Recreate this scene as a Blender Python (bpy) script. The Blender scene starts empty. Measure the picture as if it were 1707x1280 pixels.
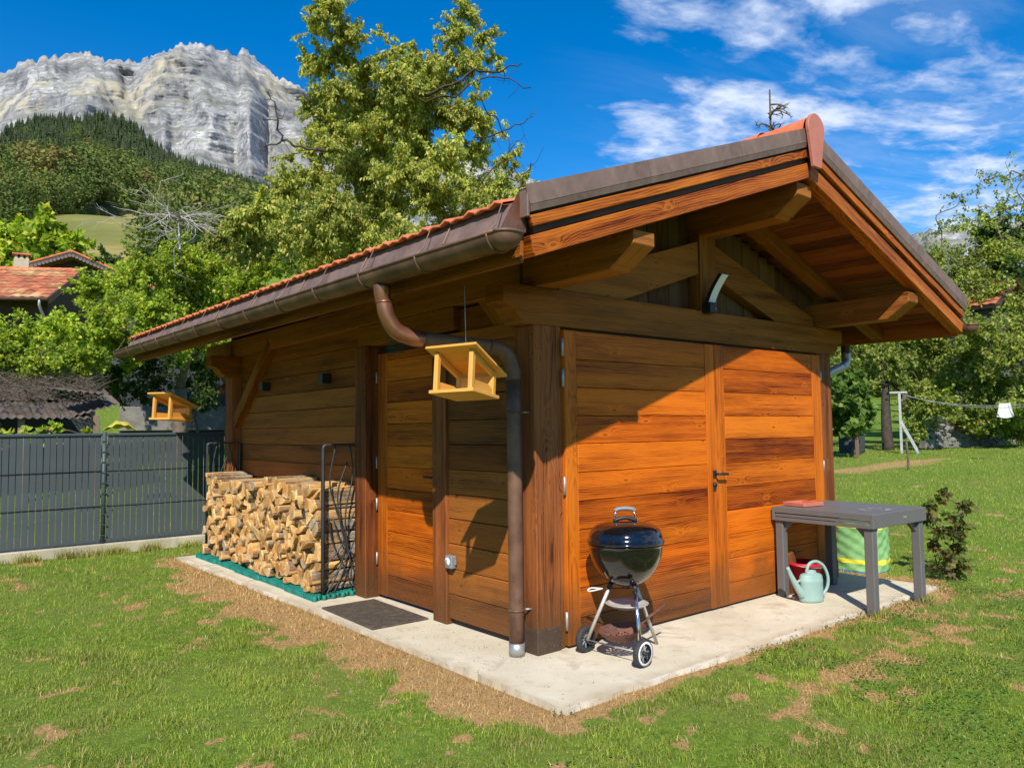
import bpy, bmesh, math, random
import numpy as np
from mathutils import Vector, Matrix, noise as mnoise
R = math.radians
scene = bpy.context.scene
col = scene.collection
rng = np.random.default_rng(7)
random.seed(7)

# ------------------------------------------------------------------ camera
CAM = np.array([-3.39589, -3.88710, 1.5])
YAW, PITCH, ROLL, FPX = R(39.4675), R(3.4603), R(-0.7330), 1270.41
_f = Vector((math.sin(YAW)*math.cos(PITCH), math.cos(YAW)*math.cos(PITCH), math.sin(PITCH)))
_r = Vector((math.cos(YAW), -math.sin(YAW), 0)); _u = _r.cross(_f)
_r2 = _r*math.cos(ROLL) + _u*math.sin(ROLL); _u2 = -_r*math.sin(ROLL) + _u*math.cos(ROLL)
cam_d = bpy.data.cameras.new('camera'); cam = bpy.data.objects.new('camera', cam_d); col.objects.link(cam)
cam_d.sensor_width = 36; cam_d.lens = FPX/1707*36; cam_d.clip_start = 0.05; cam_d.clip_end = 12000
cam.matrix_world = Matrix(((_r2.x, _u2.x, -_f.x, CAM[0]), (_r2.y, _u2.y, -_f.y, CAM[1]), (_r2.z, _u2.z, -_f.z, CAM[2]), (0, 0, 0, 1)))
scene.camera = cam

# ------------------------------------------------------------------ light
SUN = Vector((0.93, 1.0, -1.23)).normalized()          # direction the light travels
SUN_EL = math.asin(-SUN.z); SUN_AZ = math.atan2(-SUN.x, -SUN.y)   # azimuth from +Y towards +X
world = bpy.data.worlds.new('World'); scene.world = world; world.use_nodes = True
sun_d = bpy.data.lights.new('sun', 'SUN'); sun_d.energy = 5.0; sun_d.angle = R(0.55); sun_d.color = (1.0, 0.93, 0.82)
sun = bpy.data.objects.new('sun', sun_d); col.objects.link(sun)
sun.rotation_euler = SUN.to_track_quat('-Z', 'Y').to_euler(); sun.location = (-20, -20, 30)
scene.view_settings.view_transform = 'Standard'; scene.view_settings.look = 'None'
scene.view_settings.exposure = 0.32; scene.view_settings.gamma = 1.0; scene.view_settings.use_curve_mapping = False
scene.render.engine = 'CYCLES'
scene.cycles.use_denoising = True; scene.cycles.max_bounces = 6; scene.cycles.diffuse_bounces = 2
scene.cycles.transparent_max_bounces = 8; scene.cycles.caustics_reflective = False; scene.cycles.caustics_refractive = False

# ------------------------------------------------------------------ node helper
class NT:
    def __init__(self, tree):
        self.t = tree; tree.nodes.clear()
    def n(self, kind, ins=None, **props):
        nd = self.t.nodes.new(kind)
        for k, v in props.items(): setattr(nd, k, v)
        if ins:
            for k, v in ins.items(): self.put(nd.inputs[k], v)
        return nd
    def put(self, sock, v):
        if v is None: return
        if isinstance(v, bpy.types.NodeSocket): self.t.links.new(v, sock)
        else:
            if hasattr(sock.default_value, '__len__') and not hasattr(v, '__len__'): v = (v,)*len(sock.default_value)
            if hasattr(v, '__len__') and hasattr(sock.default_value, '__len__') and len(sock.default_value) == 4 and len(v) == 3: v = (*v, 1)
            sock.default_value = v
    def m(self, op, a, b=None, c=None, clamp=False):
        nd = self.n('ShaderNodeMath', operation=op, use_clamp=clamp)
        for i, v in enumerate((a, b, c)): self.put(nd.inputs[i], v)
        return nd.outputs[0]
    def v(self, op, a, b=None):
        nd = self.n('ShaderNodeVectorMath', operation=op)
        self.put(nd.inputs[0], a); self.put(nd.inputs[1], b)
        return nd.outputs[0]
    def sep(self, v):
        nd = self.n('ShaderNodeSeparateXYZ', {0: v}); return nd.outputs[0], nd.outputs[1], nd.outputs[2]
    def comb(self, x=0, y=0, z=0): return self.n('ShaderNodeCombineXYZ', {0: x, 1: y, 2: z}).outputs[0]
    def noise(self, vec, scale=1, detail=3, rough=0.55, dist=0, color=False):
        nd = self.n('ShaderNodeTexNoise', {'Vector': vec, 'Scale': scale, 'Detail': detail, 'Roughness': rough, 'Distortion': dist})
        return nd.outputs['Color' if color else 'Fac']
    def mr(self, v, a, b, c=0, d=1, smooth=False):
        nd = self.n('ShaderNodeMapRange', interpolation_type='SMOOTHSTEP' if smooth else 'LINEAR')
        for i, x in enumerate((v, a, b, c, d)): self.put(nd.inputs[i], x)
        return nd.outputs[0]
    def mix(self, f, a, b, mode='MIX'):
        nd = self.n('ShaderNodeMix', data_type='RGBA', blend_type=mode, clamp_factor=True)
        self.put(nd.inputs[0], f); self.put(nd.inputs[6], a); self.put(nd.inputs[7], b)
        return nd.outputs[2]
    def ramp(self, f, stops, interp='LINEAR'):
        nd = self.n('ShaderNodeValToRGB', {0: f}); cr = nd.color_ramp; cr.interpolation = interp
        while len(cr.elements) > 1: cr.elements.remove(cr.elements[0])
        cr.elements[0].position = stops[0][0]; c = stops[0][1]; cr.elements[0].color = (*c, 1) if len(c) == 3 else c
        for p, c in stops[1:]:
            e = cr.elements.new(p); e.color = (*c, 1) if len(c) == 3 else c
        return nd.outputs[0]
    def bump(self, h, strength=0.3, dist=0.01): return self.n('ShaderNodeBump', {'Height': h, 'Strength': strength, 'Distance': dist}).outputs[0]
    def bsdf(self, color, rough=0.6, metal=0.0, normal=None, spec=None, **kw):
        ins = {'Base Color': color, 'Roughness': rough, 'Metallic': metal}
        if spec is not None: ins['Specular IOR Level'] = spec
        ins.update(kw)
        nd = self.n('ShaderNodeBsdfPrincipled', ins)
        if normal is not None: self.put(nd.inputs['Normal'], normal)
        return nd.outputs[0]
    def out(self, s): self.n('ShaderNodeOutputMaterial', {'Surface': s})
    def obj(self): return self.n('ShaderNodeTexCoord').outputs['Object']
    def uv(self): return self.n('ShaderNodeTexCoord').outputs['UV']
    def gen(self): return self.n('ShaderNodeTexCoord').outputs['Generated']
    def pos(self): return self.n('ShaderNodeNewGeometry').outputs['Position']
    def rnd(self): return self.n('ShaderNodeObjectInfo').outputs['Random']
    def attr(self, name): return self.n('ShaderNodeAttribute', attribute_name=name)

MATS = {}
def material(name):
    m = bpy.data.materials.new(name); m.use_nodes = True; MATS[name] = m
    return NT(m.node_tree)

# ------------------------------------------------------------------ sky
w = NT(world.node_tree)
sky = w.n('ShaderNodeTexSky', sky_type='NISHITA', sun_disc=False, sun_elevation=SUN_EL, sun_rotation=SUN_AZ, altitude=700, air_density=1.0, dust_density=0.0, ozone_density=3.0)
skyc = w.n('ShaderNodeHueSaturation', {'Hue': 0.503, 'Saturation': 1.43, 'Value': 1.50, 'Color': sky.outputs[0]}).outputs[0]
d = w.n('ShaderNodeTexCoord').outputs['Generated']
dx, dy, dz = w.sep(d)
# broken cloud sheet high above: direction projected on a layer, rows drawn out along the wind
h = w.m('MAXIMUM', w.m('ADD', dz, 0.06), 0.03)
px, py = w.m('DIVIDE', dx, h), w.m('DIVIDE', dy, h)
wu = w.m('ADD', w.m('MULTIPLY', px, 0.95), w.m('MULTIPLY', py, -0.30))
wv = w.m('ADD', w.m('MULTIPLY', px, 0.30), w.m('MULTIPLY', py, 0.95))
cp = w.comb(w.m('MULTIPLY', wu, 0.85), w.m('MULTIPLY', wv, 1.25), 3.1)
wp = w.noise(cp, 2.2, 3, 0.5, 0, True)
cp2 = w.v('ADD', cp, w.v('MULTIPLY', w.v('SUBTRACT', wp, (0.5, 0.5, 0.5)), (0.30, 0.30, 0.30)))
n1 = w.noise(cp2, 3.1, 8, 0.58)
n3 = w.noise(w.v('ADD', cp, (7.7, 1.3, 0)), 7.5, 6, 0.60)
n2 = w.noise(w.v('ADD', cp, (4.3, 9.1, 2.0)), 0.85, 2, 0.5)
az = w.m('ARCTAN2', dx, dy)
cov = w.m('MULTIPLY', w.mr(az, R(40), R(50), 0.0, 1.0, True), w.mr(az, R(150), R(190), 1.0, 0.0, True))
dens = w.m('ADD', w.m('ADD', n1, w.m('MULTIPLY', w.m('SUBTRACT', n3, 0.5), 0.42)), w.m('MULTIPLY', w.m('SUBTRACT', n2, 0.5), 0.55))
thr = w.m('SUBTRACT', 0.90, w.m('MULTIPLY', cov, 0.49))
cl = w.mr(w.m('SUBTRACT', dens, thr), -0.03, 0.27, 0.0, 1.0, True)
veil = w.noise(w.comb(w.m('MULTIPLY', wu, 0.55), w.m('MULTIPLY', wv, 1.5), 8.0), 1.7, 7, 0.62, 0.6)
veil = w.m('MULTIPLY', w.m('MULTIPLY', w.mr(veil, 0.46, 0.72, 0.0, 0.24, True), cov), w.mr(az, R(52), R(62), 0.25, 1.0, True))
cl = w.m('MAXIMUM', w.m('MULTIPLY', cl, 0.88), veil)
cl = w.m('MULTIPLY', cl, w.mr(dz, 0.02, 0.10, 0.0, 1.0))
cc = w.mix(w.mr(dens, 0.5, 0.85), (6.0, 7.0, 9.0), (9.4, 9.8, 10.4))
skyc = w.mix(cl, skyc, cc)
w.n('ShaderNodeOutputWorld', {'Surface': w.n('ShaderNodeBackground', {'Color': skyc, 'Strength': 0.095}).outputs[0]})

# ------------------------------------------------------------------ mesh helpers
def tag(o, label=None, cat=None, group=None, kind=None):
    if label: o['label'] = label
    if cat: o['category'] = cat
    if group: o['group'] = group
    if kind: o['kind'] = kind
    return o
def empty(name, loc=(0, 0, 0), rz=0, label=None, cat=None, group=None):
    o = bpy.data.objects.new(name, None); col.objects.link(o); o.location = loc; o.rotation_euler = (0, 0, rz)
    o.empty_display_size = 0.1
    return tag(o, label, cat, group)
def put(name, me, mat=None, parent=None, loc=(0, 0, 0), rot=(0, 0, 0)):
    o = bpy.data.objects.new(name, me); col.objects.link(o)
    if parent is not None: o.parent = parent
    o.location = loc; o.rotation_euler = rot
    if mat is not None and not me.materials:
        for mm in (mat if isinstance(mat, (list, tuple)) else [mat]): me.materials.append(MATS[mm])
    return o
def smooth(me, on=True):
    me.polygons.foreach_set('use_smooth', [on]*len(me.polygons)); me.update(); return me
def np_mesh(name, verts, tris, colors=None, quads=None, smooth_on=False):
    me = bpy.data.meshes.new(name); verts = np.asarray(verts, np.float32)
    nv = len(verts); me.vertices.add(nv); me.vertices.foreach_set('co', verts.ravel())
    parts = []
    nt = 0 if tris is None else len(tris); nq = 0 if quads is None else len(quads)
    loops = np.concatenate([np.asarray(a, np.int32).ravel() for a in (tris, quads) if a is not None and len(a)])
    starts = np.concatenate([np.arange(nt)*3, nt*3 + np.arange(nq)*4]).astype(np.int32)
    me.loops.add(len(loops)); me.loops.foreach_set('vertex_index', loops)
    me.polygons.add(nt+nq); me.polygons.foreach_set('loop_start', starts)
    me.update(calc_edges=True)
    if colors is not None:
        a = me.attributes.new('col', 'FLOAT_COLOR', 'POINT')
        c = np.ones((nv, 4), np.float32); c[:, :3] = colors; a.data.foreach_set('color', c.ravel())
    if smooth_on: me.polygons.foreach_set('use_smooth', np.ones(nt+nq, bool))
    return me
def uv_box(me, axis):
    """UVs in metres: u along the grain axis, v across, for every face by its dominant normal."""
    uvl = me.uv_layers.new(name='uv')
    a = axis; b, c = [(1, 2), (0, 2), (0, 1)][a]
    for p in me.polygons:
        nrm = p.normal; k = max(range(3), key=lambda i: abs(nrm[i]))
        for li in p.loop_indices:
            co = me.vertices[me.loops[li].vertex_index].co
            if k == a: uvl.data[li].uv = (co[b]*0.6+3.1, co[c])
            elif k == b: uvl.data[li].uv = (co[a], co[c]+0.31)
            else: uvl.data[li].uv = (co[a], co[b])
_boxes = {}
def box_mesh(sx, sy, sz, bev=0.003, axis=None, mat=None):
    key = (round(sx, 4), round(sy, 4), round(sz, 4), bev, axis, mat)
    if key in _boxes: return _boxes[key]
    bm = bmesh.new(); bmesh.ops.create_cube(bm, size=1.0)
    bmesh.ops.scale(bm, vec=(sx, sy, sz), verts=bm.verts)
    if bev: bmesh.ops.bevel(bm, geom=list(bm.edges), offset=min(bev, min(sx, sy, sz)*0.3), segments=1, affect='EDGES')
    me = bpy.data.meshes.new('box'); bm.to_mesh(me); bm.free()
    if axis is None: axis = max(range(3), key=lambda i: (sx, sy, sz)[i])
    uv_box(me, axis); _boxes[key] = me
    return me
def box(name, x0, x1, y0, y1, z0, z1, mat, parent=None, bev=0.003, rot=(0, 0, 0), axis=None, wob=0):
    s = (x1-x0, y1-y0, z1-z0)
    me = box_mesh(*s, bev, axis, mat)
    return put(name, me, mat, parent, ((x0+x1)/2, (y0+y1)/2, (z0+z1)/2), rot)
def prism_mesh(poly, axis, t0, t1, bev=0.0, grain=None):
    """polygon in the two other axes (in order), extruded along axis from t0 to t1"""
    bm = bmesh.new()
    def P(a, b, t): return {0: (t, a, b), 1: (a, t, b), 2: (a, b, t)}[axis]
    v0 = [bm.verts.new(P(a, b, t0)) for a, b in poly]; v1 = [bm.verts.new(P(a, b, t1)) for a, b in poly]
    n = len(poly)
    bm.faces.new(v0); bm.faces.new(v1[::-1])
    for i in range(n): bm.faces.new((v0[i], v0[(i+1) % n], v1[(i+1) % n], v1[i]))
    bmesh.ops.recalc_face_normals(bm, faces=bm.faces)
    if bev: bmesh.ops.bevel(bm, geom=[e for e in bm.edges if e.calc_face_angle(0) > 0.6], offset=bev, segments=1, affect='EDGES')
    me = bpy.data.meshes.new('prism'); bm.to_mesh(me); bm.free()
    uv_box(me, axis if grain is None else grain)
    return me
def lathe_mesh(profile, n=32, close=False, smooth_on=True, scale=(1, 1)):
    vs, fs = [], []
    for (r, z) in profile:
        for k in range(n):
            a = 2*math.pi*k/n; vs.append((r*math.cos(a)*scale[0], r*math.sin(a)*scale[1], z))
    m = len(profile)
    for i in range(m-1 if not close else m):
        for k in range(n):
            j = (i+1) % m
            fs.append((i*n+k, i*n+(k+1) % n, j*n+(k+1) % n, j*n+k))
    me = bpy.data.meshes.new('lathe'); me.from_pydata(vs, [], fs); me.update()
    bm = bmesh.new(); bm.from_mesh(me); bmesh.ops.remove_doubles(bm, verts=bm.verts, dist=1e-5)
    bmesh.ops.recalc_face_normals(bm, faces=bm.faces); bm.to_mesh(me); bm.free()
    if smooth_on: smooth(me)
    return me
def tubes_np(paths, sides=6, closed_ends=True):
    """paths: list of (points Nx3, radii N). returns verts, quads, tris"""
    V, Q, T = [], [], []; off = 0
    for pts, rad in paths:
        pts = np.asarray(pts, float); n = len(pts); rad = np.broadcast_to(np.asarray(rad, float), (n,))
        tan = np.gradient(pts, axis=0); tan /= np.linalg.norm(tan, axis=1)[:, None] + 1e-12
        ref = np.array([0, 0, 1.0]) if abs(tan[0][2]) < 0.9 else np.array([1.0, 0, 0])
        u = np.cross(tan[0], ref); u /= np.linalg.norm(u)
        ang = np.arange(sides)/sides*2*np.pi
        for i in range(n):
            u = u - tan[i]*(u@tan[i]); u /= np.linalg.norm(u)+1e-12; w_ = np.cross(tan[i], u)
            V.append(pts[i] + rad[i]*(np.cos(ang)[:, None]*u + np.sin(ang)[:, None]*w_))
        for i in range(n-1):
            for k in range(sides):
                Q.append((off+i*sides+k, off+i*sides+(k+1) % sides, off+(i+1)*sides+(k+1) % sides, off+(i+1)*sides+k))
        if closed_ends:
            for k in range(1, sides-1):
                T.append((off, off+k+1, off+k)); b = off+(n-1)*sides; T.append((b, b+k, b+k+1))
        off += n*sides
    return np.concatenate(V), np.array(Q, int).reshape(-1, 4), np.array(T, int).reshape(-1, 3)
def tube(name, pts, rad, mat, parent=None, sides=8, loc=(0, 0, 0), rot=(0, 0, 0)):
    V, Q, T = tubes_np([(pts, rad)], sides)
    return put(name, np_mesh(name, V, T, quads=Q, smooth_on=True), mat, parent, loc, rot)
def spline(ctrl, n=8):
    """Catmull-Rom through control points"""
    c = np.asarray(ctrl, float); c = np.vstack([2*c[0]-c[1], c, 2*c[-1]-c[-2]]); out = []
    for i in range(1, len(c)-2):
        for t in np.linspace(0, 1, n, endpoint=False):
            p0, p1, p2, p3 = c[i-1], c[i], c[i+1], c[i+2]
            out.append(0.5*((2*p1)+(-p0+p2)*t+(2*p0-5*p1+4*p2-p3)*t*t+(-p0+3*p1-3*p2+p3)*t**3))
    out.append(c[-2]); return np.array(out)
def join(meshes_mats, name='joined'):
    """join (mesh, matrix) into one mesh"""
    bm = bmesh.new()
    for me, mx in meshes_mats:
        b2 = bmesh.new(); b2.from_mesh(me); b2.transform(mx); tmp = bpy.data.meshes.new('t'); b2.to_mesh(tmp); b2.free(); bm.from_mesh(tmp); bpy.data.meshes.remove(tmp)
    me = bpy.data.meshes.new(name); bm.to_mesh(me); bm.free(); return me

# value noise in numpy
def _hash(ix, iy, s):
    h = (ix.astype(np.int64)*374761393 + iy.astype(np.int64)*668265263 + s*1442695041) & 0xffffffff
    h = ((h ^ (h >> 13))*1274126177) & 0xffffffff
    return ((h ^ (h >> 16)) & 0xffff)/65535.0
def vnoise(x, y, s=0):
    ix, iy = np.floor(x), np.floor(y); fx, fy = x-ix, y-iy
    fx, fy = fx*fx*(3-2*fx), fy*fy*(3-2*fy)
    a, b = _hash(ix, iy, s), _hash(ix+1, iy, s); c, d_ = _hash(ix, iy+1, s), _hash(ix+1, iy+1, s)
    return (a*(1-fx)+b*fx)*(1-fy) + (c*(1-fx)+d_*fx)*fy
def fbm(x, y, o=4, s=0, g=0.5):
    v = 0; a = 1; t = 0
    for i in range(o):
        v = v + a*vnoise(x*2**i+17.3*i, y*2**i-9.1*i, s+i); t += a; a *= g
    return v/t
def sstep(a, b, x):
    t = np.clip((x-a)/(b-a), 0, 1); return t*t*(3-2*t)

# photograph azimuth (radians from +Y towards +X) and slope of sight for a pixel of the 1707x1280 picture
def sight(px, py):
    dd = np.array(_f) + (px-853.5)/FPX*np.array(_r2) - (py-640)/FPX*np.array(_u2)
    return math.atan2(dd[0], dd[1]), dd[2]/math.hypot(dd[0], dd[1])
def spot(px, py, dist):
    """a point seen in direction px,py at horizontal distance dist from the viewpoint (survey helper)"""
    a, s = sight(px, py)
    return np.array([CAM[0]+dist*math.sin(a), CAM[1]+dist*math.cos(a), CAM[2]+dist*s])

# ------------------------------------------------------------------ terrain height
def H(x, y):
    x = np.asarray(x, float); y = np.asarray(y, float)
    dx_, dy_ = x-CAM[0], y-CAM[1]; r = np.hypot(dx_, dy_); a = np.degrees(np.arctan2(dx_, dy_))
    left = np.where(r < 12.5, 0, 0.12*(r-12.5)); left = left + np.where(r > 60, 0.20*(r-60), 0)
    right = np.where(r < 8, 0, 0.027*(r-8)) + np.where(r > 45, 0.05*(r-45), 0)
    k = sstep(26, 50, a)*sstep(175, 130, a)
    kl = sstep(-120, -60, a)
    z = (left*(1-k)*kl + right*np.maximum(k, 1-kl)) - 0.03
    z = z + (fbm(x*0.35, y*0.35, 3, 5)-0.5)*0.05*sstep(5, 12, r) + (fbm(x*0.02, y*0.02, 4, 9)-0.5)*np.clip(r-60, 0, 400)*0.06
    near = np.maximum(np.maximum(-0.62-x, x-4.3), np.maximum(-0.9-y, y-6.2))
    z = z + (fbm(x*1.1, y*1.1, 3, 3)-0.5)*0.03*sstep(0.1, 1.0, near)
    return z

# ------------------------------------------------------------------ materials
def wood(name, light, dark, rings=62, rough=0.55, varia=0.35, knots=1.0, grey=0.0, weather=True, contrast=1.0, spec=0.2, wcol=(0.085, 0.042, 0.016)):
    t = material(name)
    u, v_, _ = t.sep(t.uv()); rn = t.rnd()
    r2 = t.m('FRACT', t.m('MULTIPLY', rn, 17.31)); r3 = t.m('FRACT', t.m('MULTIPLY', rn, 53.77)); r4 = t.m('FRACT', t.m('MULTIPLY', rn, 131.9))
    uo = t.m('ADD', u, t.m('MULTIPLY', rn, 71.0)); vo = t.m('ADD', v_, t.m('MULTIPLY', r2, 23.0))
    wv = t.noise(t.comb(t.m('MULTIPLY', uo, 1.1), t.m('MULTIPLY', vo, 2.2), 0), 1.0, 2, 0.5)
    # knots: one per cell, some cells empty
    kv = t.n('ShaderNodeTexVoronoi', {'Vector': t.comb(t.m('MULTIPLY', uo, 1.9), t.m('MULTIPLY', vo, 5.5), 0), 'Scale': 1.0, 'Randomness': 0.9}, voronoi_dimensions='2D')
    kd = kv.outputs['Distance']; kr = t.sep(kv.outputs['Color'])[0]
    has = t.mr(kr, 0.62, 0.65)
    swirl = t.m('MULTIPLY', has, t.m('POWER', 2.718, t.m('MULTIPLY', kd, -7.0)))
    q = t.m('ADD', t.m('SUBTRACT', v_, t.m('MULTIPLY', t.m('SUBTRACT', r3, 0.5), 0.30)), t.m('MULTIPLY', t.m('SUBTRACT', wv, 0.5), 0.10))
    dd = t.m('ADD', 0.012, t.m('MULTIPLY', t.noise(t.comb(t.m('MULTIPLY', uo, 0.8), r2, 0), 1.0, 2), 0.11))
    rr = t.m('SQRT', t.m('ADD', t.m('MULTIPLY', q, q), t.m('MULTIPLY', dd, dd)))
    rr = t.m('ADD', rr, t.m('MULTIPLY', swirl, 0.10*knots))
    ring = t.m('FRACT', t.m('ADD', t.m('MULTIPLY', rr, rings), t.m('MULTIPLY', t.noise(t.comb(t.m('MULTIPLY', uo, 5), t.m('MULTIPLY', vo, 30), 0), 1, 2), 0.5)))
    ring = t.ramp(ring, [(0, (0, 0, 0)), (0.55, (0.25,)*3), (0.86, (1, 1, 1)), (0.97, (0.75,)*3), (1.0, (0, 0, 0))])
    fib = t.noise(t.comb(t.m('MULTIPLY', uo, 7), t.m('MULTIPLY', vo, 260), 0), 1.0, 3, 0.6)
    big = t.noise(t.comb(t.m('MULTIPLY', uo, 1.6), t.m('MULTIPLY', vo, 7), 0), 1.0, 3, 0.6)
    strk = t.noise(t.comb(t.m('MULTIPLY', uo, 1.7), t.m('MULTIPLY', vo, 42), 0.6), 1.0, 4, 0.62)
    band = t.noise(t.comb(t.m('MULTIPLY', uo, 0.55), t.m('MULTIPLY', vo, 9.0), 0.2), 1.0, 3, 0.55)
    f = t.m('ADD', t.m('MULTIPLY', ring, 0.42*contrast), t.m('MULTIPLY', t.m('SUBTRACT', fib, 0.5), 1.0*contrast))
    f = t.m('ADD', f, t.m('MULTIPLY', t.m('SUBTRACT', strk, 0.5), 1.5*contrast))
    f = t.m('ADD', f, t.m('MULTIPLY', t.m('SUBTRACT', band, 0.40), 1.9*contrast))
    f = t.m('ADD', f, t.m('MULTIPLY', t.m('SUBTRACT', big, 0.5), 0.9))
    f = t.m('ADD', f, t.m('MULTIPLY', t.m('SUBTRACT', 0.5, r3), varia*1.0), clamp=True)
    c = t.mix(f, light, dark)
    # raised pale growth lines standing out of the darker bands
    line = t.ramp(t.m('FRACT', t.m('ADD', t.m('MULTIPLY', rr, rings), 0.37)), [(0, (0, 0, 0)), (0.42, (0, 0, 0)), (0.5, (1, 1, 1)), (0.58, (0, 0, 0)), (1.0, (0, 0, 0))])
    c = t.mix(t.m('MULTIPLY', line, t.mr(f, 0.25, 0.8, 0.10, 0.55)), c, tuple(min(1, x*1.05) for x in light))
    c = t.mix(t.mr(f, 0.82, 1.0), c, tuple(x*0.55 for x in dark))
    # board to board tone
    tone = t.m('ADD', 1-varia*0.62, t.m('MULTIPLY', r3, varia*1.0))
    c = t.mix(1.0, c, t.comb(tone, t.m('MULTIPLY', tone, t.m('ADD', 1.0-varia*0.28, t.m('MULTIPLY', r4, varia*0.42))), t.m('MULTIPLY', tone, t.m('ADD', 0.8, t.m('MULTIPLY', r4, 0.4)))), 'MULTIPLY')
    kn = t.m('MULTIPLY', has, t.m('MULTIPLY', t.mr(t.m('ADD', kd, t.m('MULTIPLY', t.m('SUBTRACT', fib, 0.5), 0.05)), 0.055, 0.030, 0, 1, True), t.mr(kd, 0.0, 0.04, 0.6, 1)))
    kn = t.m('MULTIPLY', kn, 0.70*min(knots, 1))
    halo = t.m('MULTIPLY', t.m('MULTIPLY', has, t.mr(t.m('ADD', kd, t.m('MULTIPLY', t.m('SUBTRACT', strk, 0.5), 0.12)), 0.17, 0.06, 0, 1, True)), 0.45*min(knots, 1))
    c = t.mix(halo, c, tuple(min(1, x*1.12) for x in light))
    c = t.mix(kn, c, tuple(x*0.55 for x in dark))
    crack = t.m('MULTIPLY', t.mr(t.noise(t.comb(t.m('MULTIPLY', uo, 2.2), t.m('MULTIPLY', vo, 70), 0.3), 1, 2, 0.5), 0.735, 0.775), 0.7)
    c = t.mix(crack, c, tuple(x*0.22 for x in dark))
    if weather:   # splash-worn, browner boards near the slab with an uneven upper limit
        z = t.sep(t.pos())[2]
        wn = t.noise(t.pos(), 3.2, 4, 0.6)
        wf = t.m('MULTIPLY', t.mr(t.m('ADD', z, t.m('MULTIPLY', wn, -0.45)), 0.32, -0.12, 0, 1, True), 0.72)
        c = t.mix(wf, c, wcol)
        sp = t.mr(t.noise(t.pos(), 95, 2, 0.5), 0.66, 0.72)
        c = t.mix(t.m('MULTIPLY', t.m('MULTIPLY', sp, wf), 0.6), c, (0.34, 0.24, 0.13))
    if grey: c = t.mix(grey, c, (0.20, 0.165, 0.13))
    hgt = t.m('ADD', t.m('MULTIPLY', ring, -0.6), t.m('ADD', t.m('MULTIPLY', fib, 0.7), t.m('MULTIPLY', crack, -1.5)))
    t.out(t.bsdf(c, t.m('ADD', rough-0.1, t.m('MULTIPLY', fib, 0.25)), normal=t.bump(hgt, 0.45, 0.003), spec=spec))
wood('wood_door', (0.62, 0.148, 0.006), (0.165, 0.021, 0.0015), varia=0.45, rough=0.47, spec=0.16)
wood('wood_stile', (0.61, 0.155, 0.008), (0.24, 0.040, 0.003), varia=0.2, rough=0.5, knots=0.5)
wood('wood_wall', (0.34, 0.108, 0.015), (0.125, 0.035, 0.005), varia=0.40, rough=0.6)
wood('wood_beam', (0.36, 0.128, 0.018), (0.135, 0.042, 0.007), varia=0.25, rings=75, rough=0.6, weather=False)
wood('wood_post', (0.34, 0.108, 0.028), (0.13, 0.036, 0.010), varia=0.3, rings=85, rough=0.65, contrast=1.25)
wood('wood_barge', (0.54, 0.155, 0.014), (0.165, 0.027, 0.003), varia=0.3, rings=62, rough=0.5, weather=False, contrast=1.2, spec=0.16)
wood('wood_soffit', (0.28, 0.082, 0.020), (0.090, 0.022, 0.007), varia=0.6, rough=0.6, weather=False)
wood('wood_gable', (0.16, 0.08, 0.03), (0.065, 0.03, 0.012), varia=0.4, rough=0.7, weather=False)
wood('wood_feeder', (0.78, 0.40, 0.085), (0.60, 0.24, 0.035), varia=0.15, rings=90, knots=0.5, rough=0.5, weather=False, contrast=0.7)
wood('wood_old', (0.30, 0.21, 0.13), (0.12, 0.08, 0.05), varia=0.5, rough=0.8, weather=False, grey=0.35)

def plain(name, c, rough=0.5, metal=0.0, var=0.12, scale=9, bump=0.0, spec=0.4, dark=None, coat=0.0, dirt=0.0):
    t = material(name); p = t.obj()
    n = t.noise(p, scale, 5, 0.6)
    cc = t.mix(t.mr(n, 0.3, 0.7), tuple(x*(1-var) for x in c), tuple(min(1, x*(1+var)) for x in c))
    if dark is not None: cc = t.mix(t.mr(t.noise(p, scale*0.45, 6, 0.68), 0.52, 0.68), cc, dark)
    if dirt: cc = t.mix(t.m('MULTIPLY', t.mr(t.noise(p, 60, 3, 0.6), 0.62, 0.75), dirt), cc, (0.45, 0.40, 0.33))
    nm = t.bump(t.noise(p, scale*6, 4, 0.6), bump, 0.004) if bump else None
    kw = {'Coat Weight': coat} if coat else {}
    t.out(t.bsdf(cc, t.m('ADD', rough-0.08, t.m('MULTIPLY', n, 0.16)), metal, nm, spec, **kw))
plain('copper_dark', (0.170, 0.090, 0.056), 0.52, 0.25, 0.4, 5, 0.05, spec=0.25, dark=(0.075, 0.046, 0.036))
plain('copper_warm', (0.36, 0.15, 0.085), 0.36, 0.8, 0.25, 7, 0.04, dark=(0.16, 0.08, 0.06))
plain('zinc', (0.42, 0.42, 0.41), 0.45, 0.7, 0.1, 9)
plain('steel', (0.42, 0.41, 0.39), 0.5, 0.6, 0.1, 12)
plain('alu_matt', (0.52, 0.50, 0.45), 0.5, 0.35, 0.12, 20, 0.05)
plain('chrome', (0.62, 0.62, 0.62), 0.16, 1.0, 0.08, 20)
plain('black_metal', (0.028, 0.029, 0.031), 0.42, 0.3, 0.2, 14)
plain('rack_metal', (0.055, 0.055, 0.056), 0.5, 0.4, 0.2, 14)
plain('black_enamel', (0.0055, 0.0055, 0.006), 0.10, 0.0, 0.1, 6, 0.0, spec=0.55, coat=0.6, dirt=0.05)
plain('rubber', (0.035, 0.036, 0.038), 0.75, 0, 0.25, 30, 0.2)
plain('plastic_black', (0.022, 0.023, 0.025), 0.5, 0, 0.1, 10)
plain('plastic_grey', (0.20, 0.21, 0.22), 0.5, 0, 0.1, 10)
plain('plastic_white', (0.78, 0.78, 0.75), 0.45, 0, 0.05, 10)
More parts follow.
